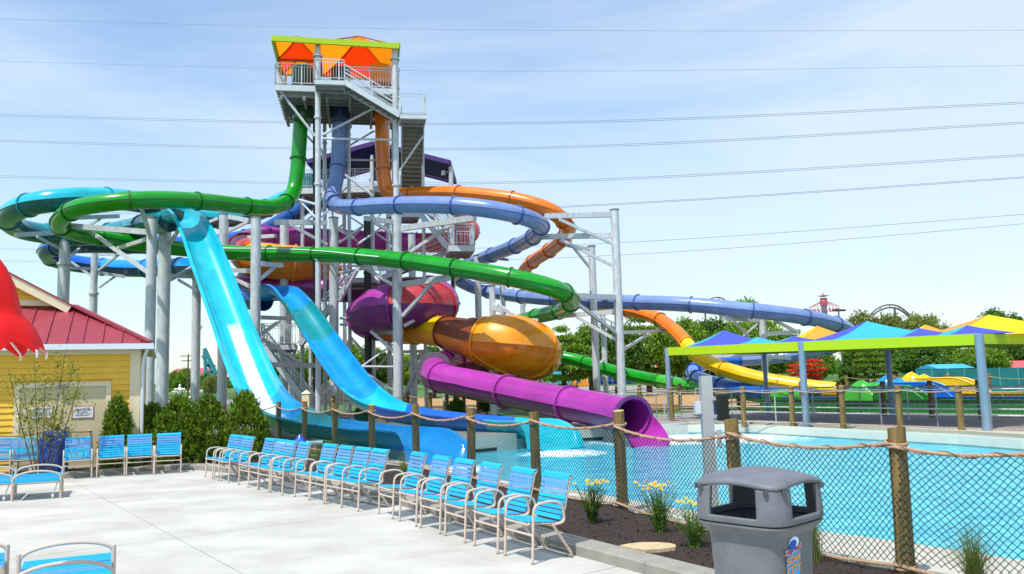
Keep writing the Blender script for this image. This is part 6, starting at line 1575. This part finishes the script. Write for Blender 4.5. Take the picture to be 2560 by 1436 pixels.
flower_plant('yellow flowering plant leaning left, closest to the grey bin', G(1737, 1368, .07), .52, .32, 60, 14, 3)
# low dark shrubs around the tower foot
for i, (px, py, d, w, lb) in enumerate(((1010, 1020, 44, 44, 'low shrub by the base of the front tower column'), (1140, 1012, 42, 40, 'low shrub left of the purple tube, on the wood chips'), (1215, 1010, 46, 36, 'low shrub in the shadow of the amber bowl'), (905, 1035, 38, 40, 'low shrub between the two blue flumes'), (1800, 992, 44, 30, 'low yellow green shrub under the green tube'))):
    tree(lb, px, py-22, w/2, d, LF2 if i < 4 else LFB, 'round', low=.0, seed=i, group='low shrubs round the slides', cat='shrub', name='shrub')

# ================================================================ FAR BACKGROUND
def hut(label, px0, px1, yroof, yeave, d, wall, roof, depth=5.0, door=True, group=None, gable=True):
    a, b = foot(px0, 950, d), foot(px1, 950, d); ze, zr2 = P(px0, yeave, d).z, P(px0, yroof, d).z; t = thing('park_building', label, 'building', (a+b)/2, group)
    mb = MB(); mb.box(((a.x+b.x)/2, d+depth/2, ze/2), (b.x-a.x, depth, ze)); part('wall', mb, wall, t, smooth=0)
    ym_ = d+depth/2; o_ = .35; vs = [(a.x-o_, d-o_, ze), (b.x+o_, d-o_, ze), (b.x+o_, d+depth+o_, ze), (a.x-o_, d+depth+o_, ze)]
    vs += [(a.x+(1.2 if not gable else -o_), ym_, zr2), (b.x-(1.2 if not gable else -o_), ym_, zr2)]
    mb = MB(); mb.add(vs, [(0, 1, 5, 4), (2, 3, 4, 5), (1, 2, 5), (3, 0, 4), (3, 2, 1, 0)]); part('roof', mb, roof, t, smooth=0)
    n_ = max(1, int((b.x-a.x)/2.2)); glass = mat('dark window', srgb(50, 62, 74), rough=.15)
    for k in range(n_):
        x = a.x+(b.x-a.x)*(k+.5)/n_; fb = MB(); fb.box((x, d-.03, ze*.52), (1.1, .05, ze*.42)); fo = part('window', fb, WHITE, t, smooth=0); pb = MB(); pb.box((x, d-.06, ze*.52), (.9, .03, ze*.36)); part('pane', pb, glass, fo, smooth=0)
    return t
TEAW = mat('teal wall', srgb(52, 150, 146), rough=.7); ORW = mat('orange wall', srgb(228, 140, 40), rough=.7); TEAR = mat('teal roof', srgb(40, 140, 150), rough=.5); PNK = mat('coral roof', srgb(224, 84, 90), rough=.6); BLW = mat('blue wall', srgb(34, 70, 160), rough=.7); GRW = mat('green wall', srgb(34, 84, 50), rough=.7)
hut('small teal park kiosk with a teal roof, left of the coral tree', 1368, 1426, 925, 938, 160, TEAW, TEAR)
hut('orange park building right of the coral tree', 1432, 1490, 931, 938, 168, ORW, ORW, gable=False)
hut('dark green park booth beside the amber bowl', 1340, 1362, 936, 942, 150, GRW, ORW)
hut('blue park building behind the pair of right-hand columns', 1498, 1600, 922, 934, 190, BLW, PNK)
hut('long blue building with white lettered front behind the trees', 1640, 1790, 908, 926, 180, BLW, PNK, gable=False)
hut('kiosk with a sky blue roof above the teal screen wall', 2352, 2424, 911, 922, 68, TEAW, mat('sky blue roof', srgb(60, 168, 214), rough=.5), depth=3)
hut('house with coral roof edge at the right border', 2545, 2640, 902, 922, 90, CREAM, PNK)
hut('long low building with a red roof far left behind the trees', 424, 512, 922, 936, 320, CREAM, mat('faded red roof', srgb(170, 78, 84), rough=.6), depth=14)
# teal screen wall
a, b = foot(2293, 950, 60), foot(2700, 950, 50); sw = thing('screen_wall', 'long teal screen wall with steel uprights at the right', 'wall', a)
K = 9
for k in range(K):
    p, q = a+(b-a)*(k/K), a+(b-a)*((k+1)/K); h = 2+(918-924)*-1*0+.5; z = P(2300, 925, 60).z; mb = MB(); mb.bar(p+V((0, 0, z/2))+(q-p)*.01, q+V((0, 0, z/2))-(q-p)*.01, .05, z); part('screen_panel', mb, mat('teal mesh screen', srgb(26, 128, 128), rough=.7, col2=srgb(14, 96, 104), vscale=.35), sw, smooth=0)
    mb = MB(); mb.rod(p, p+V((0, 0, z+.05)), .05, n=8); part('upright', mb, TEAW, sw)
# wooden fence far behind the tower
a, b = foot(660, 950, 80), foot(860, 950, 76); wf = thing('board_fence', 'dark weathered board fence behind the lowest stairs', 'fence', a); K = 34
for k in range(K):
    p = a+(b-a)*(k/K); mb = MB(); mb.box(p+V((.1, 0, .95)), (.205, .03, 1.9)); part('board', mb, mat('grey brown boards', srgb(92, 82, 78), rough=.9, var=.2), wf, smooth=0)
# black metal fence at the left
a, b = foot(380, 1000, 62), foot(700, 1000, 66); mf = thing('metal_fence', 'black metal picket fence across the lawn at the left', 'fence', a); mb = MB()
K = int((b-a).length/.16)
for k in range(K): p = a+(b-a)*(k/K); mb.bar(p, p+V((0, 0, 1.2)), .025)
part('pickets', mb, BLACK, mf, kind='stuff', smooth=0)
for z in (.15, 1.1): mb = MB(); mb.bar(a+V((0, 0, z)), b+V((0, 0, z)), .04); part('rail', mb, BLACK, mf, smooth=0)
for px, yt, d, lb in ((479, 988, 52, 'cream pillar with a pyramid cap between the poles at the left'), (766, 975, 38.5, 'cream pillar with a pyramid cap behind the rope fence post')):
    f = foot(px, 1000, d); h = P(px, yt, d).z; t = thing('gate_pillar', lb, 'pillar', f, 'cream pillars'); w = 18*d/FPX
    mb = MB(); mb.box(f+V((0, 0, h*.45)), (w, w, h*.9)); part('shaft', mb, CREAM, t, smooth=0); mb = MB(); c = f+V((0, 0, h*.9)); e = w*.6
    mb.add([c+V((-e, -e, 0)), c+V((e, -e, 0)), c+V((e, e, 0)), c+V((-e, e, 0)), c+V((0, 0, h*.1))], [(0, 1, 4), (1, 2, 4), (2, 3, 4), (3, 0, 4), (3, 2, 1, 0)]); part('cap', mb, CREAM, t, smooth=0)
# stop sign, statue, utility pole
f = foot(483, 1000, 95); t = thing('stop_sign', 'tiny red octagonal road sign seen between the poles', 'road sign', f); c = P(483, 973, 95)
mb = MB(); mb.rod(f, c, .04, n=6); part('pole', mb, STEELD, t); mb = MB(); mb.rod(c+V((0, -.02, 0)), c+V((0, -.06, 0)), .40, n=8); part('plate', mb, mat('sign red paint', srgb(196, 24, 36), rough=.4), t); text_mesh('STOP', .26, WHITE, t, c+V((0, -.07, 0)), (1, 0, 0), (0, 0, 1))
f = foot(449, 1000, 85); t = thing('statue', 'white statue on the lawn seen between the poles', 'statue', f); mb = MB(); mb.lathe([(.30, 0), (.28, .1), (.14, .3), (.12, 1.0), (.2, 1.35), (.30, 1.6), (.26, 1.8), (.1, 1.95), (.13, 2.15), (.02, 2.3)], 10, f); part('figure', mb, WHITE, t); mb = MB(); mb.rod(f+V((-.55, 0, 1.75)), f+V((.55, 0, 1.75)), .1, n=7); part('arms', mb, WHITE, t)
f = foot(469, 1000, 140); t = thing('utility_pole', 'dark wooden utility pole with crossarms left of the cyan flume', 'utility pole', f); z = P(469, 886, 140).z
mb = MB(); mb.rod(f, V((f.x, f.y, z)), .16, .12, n=8); part('pole', mb, BARK, t)
for dz in (-.3, -1.1, -3.0): mb = MB(); mb.bar((f.x-1.4+.3*abs(dz), f.y, z+dz), (f.x+1.4-.3*abs(dz), f.y, z+dz), .14); part('crossarm', mb, BARK, t, smooth=0)
# teal coaster lift frame
t = thing('coaster_lift', 'teal roller coaster lift frame far behind the cyan flume', 'roller coaster', foot(520, 1000, 200)); TC = mat('teal coaster steel', srgb(30, 124, 132), rough=.5)
for p0, p1, w in (((511, 872), (540, 935), .8), ((506, 890), (536, 938), .5), ((513, 915), (538, 915), .5), ((511, 880), (515, 940), .6), ((538, 930), (512, 934), .5)):
    mb = MB(); mb.bar(P(p0[0], p0[1], 200), P(p1[0], p1[1], 200), w); part('steel_member', mb, TC, t, smooth=0)
for px in (512, 537): a = P(px, 930, 200); mb = MB(); mb.rod((a.x, a.y, 0), a, .35, n=8); part('leg', mb, TC, t)
# swing tower far away
D = 420; c = foot(2071, 930, D); t = thing('swing_ride', 'distant tall swing ride with a red crown and a ring of hanging seats', 'tower ride', c)
RW = mat('ride red', srgb(186, 96, 104), rough=.5); GW = mat('ride grey blue', srgb(96, 112, 140), rough=.5)
mb = MB(); mb.rod(c, V((c.x, c.y, P(2071, 748, D).z)), 1.8, 1.4, n=12); part('mast', mb, GW, t)
z1 = P(2071, 742, D).z; mb = MB(); mb.lathe([(1, 0), (2.8, .4), (.5, 1.0), (.2, 2)], 12, (c.x, c.y, z1)); part('crown_light', mb, RW, t)
z2_ = P(2071, 760, D).z; mb = MB(); mb.lathe([(1.6, -1), (2.0, 1), (1.6, 3)], 12, (c.x, c.y, z2_)); part('hub', mb, RW, t)
seats = MB()
for k in range(24):
    a = 2*math.pi*k/24; e = V((c.x+7.2*math.cos(a), c.y+7.2*math.sin(a), z2_-1.3)); mb = MB(); mb.bar((c.x+1.5*math.cos(a), c.y+1.5*math.sin(a), z2_+1.2), e, .13); part('arm', mb, RW, t, smooth=0)
    seats.bar(e, e-V((0, 0, 1.6)), .12); seats.box(e-V((0, 0, 2.0)), (.8, .8, .9))
part('hanging_seats', seats, RW, t, kind='stuff', smooth=0)
# coaster arches
BRS = mat('brown coaster steel', srgb(96, 90, 92), rough=.5)
for (pts, lb, D) in (([(2165, 800), (2185, 778), (2205, 766), (2228, 762), (2250, 768), (2272, 786), (2290, 806)], 'dark roller coaster hump above the olive trees', 260), ([(1762, 762), (1775, 748), (1790, 744), (1806, 746), (1822, 762)], 'top of a distant dark coaster loop peeping above the blue tube', 300)):
    q = [c[0] for c in catmull([(P(x, y, D),) for x, y in pts], 1.5)]; t = thing('coaster_track', lb, 'roller coaster', (q[0].x, q[0].y, 0), 'distant coaster humps'); mb = MB(); mb.sweep(q, .26, 6); part('rail', mb, BRS, t); mb = MB(); mb.sweep([p+V((0, 0, -.9)) for p in q], .3, 6); part('spine', mb, BRS, t)
    mb = MB()
    for i in range(0, len(q), 2): mb.bar(q[i], q[i]-V((0, 0, .9)), .15)
    part('ties', mb, BRS, t, kind='stuff', smooth=0)
    for i in (0, len(q)//2, len(q)-1): mb = MB(); mb.rod((q[i].x, q[i].y, 0), q[i]-V((0, 0, 1)), .35, n=8); part('support', mb, BRS, t)
# floodlight mast
c = foot(2107, 930, 120); z = P(2107, 778, 120).z; t = thing('light_mast', 'slim mast carrying a row of dark floodlights beside the swing ride', 'light mast', c); mb = MB(); mb.rod(c, V((c.x, c.y, z)), .12, n=8); part('pole', mb, STEELD, t); mb = MB(); mb.bar((c.x-.8, c.y, z), (c.x+.8, c.y, z), .08); part('crossarm', mb, STEELD, t, smooth=0)
for k in (-1, -.4, .4, 1): mb = MB(); mb.box((c.x+k*.75, c.y-.15, z+.1), (.38, .4, .26)); part('floodlight', mb, BLACK, t, smooth=0)
# overhead wires
WIRE = mat('overhead wire', srgb(110, 118, 128), rough=.5, metal=.4)
for pts, r, dbl, lb in (([(-300, 40), (1100, 74), (2900, 76)], .018, 0, 'faint overhead wire highest in the sky'), ([(-300, 146), (1150, 178), (2900, 160)], .018, 0, 'faint overhead wire second from the top'), ([(-300, 280), (1250, 307), (2900, 240)], .030, 4, 'double overhead wire passing behind the upper platform stairs'), ([(-300, 344), (1250, 370), (2900, 286)], .030, 4, 'double overhead wire level with the purple roof'), ([(-300, 434), (1250, 455), (2900, 366)], .030, 4, 'double overhead wire just above the orange curve'),
        ([(-300, 530), (1200, 524), (2900, 420)], .030, 3, 'overhead wire crossing just below the top of the tallest column'), ([(-300, 622), (1300, 618), (2900, 512)], .030, 0, 'overhead wire crossing behind the slimmer column top'), ([(-300, 653), (1400, 645), (2900, 532)], .030, 0, 'lowest overhead wire on the right')):
    for e in range(2 if dbl else 1):
        q = [c[0] for c in catmull([(P(x, y+e*dbl, 115),) for x, y in pts], 6)]; mb = MB(); mb.sweep(q, r, 5); o = part('overhead_wire', mb, WIRE, None); tag(o, lb if not dbl else lb+(', upper strand' if e == 0 else ', lower strand'), 'power line', 'overhead wires')
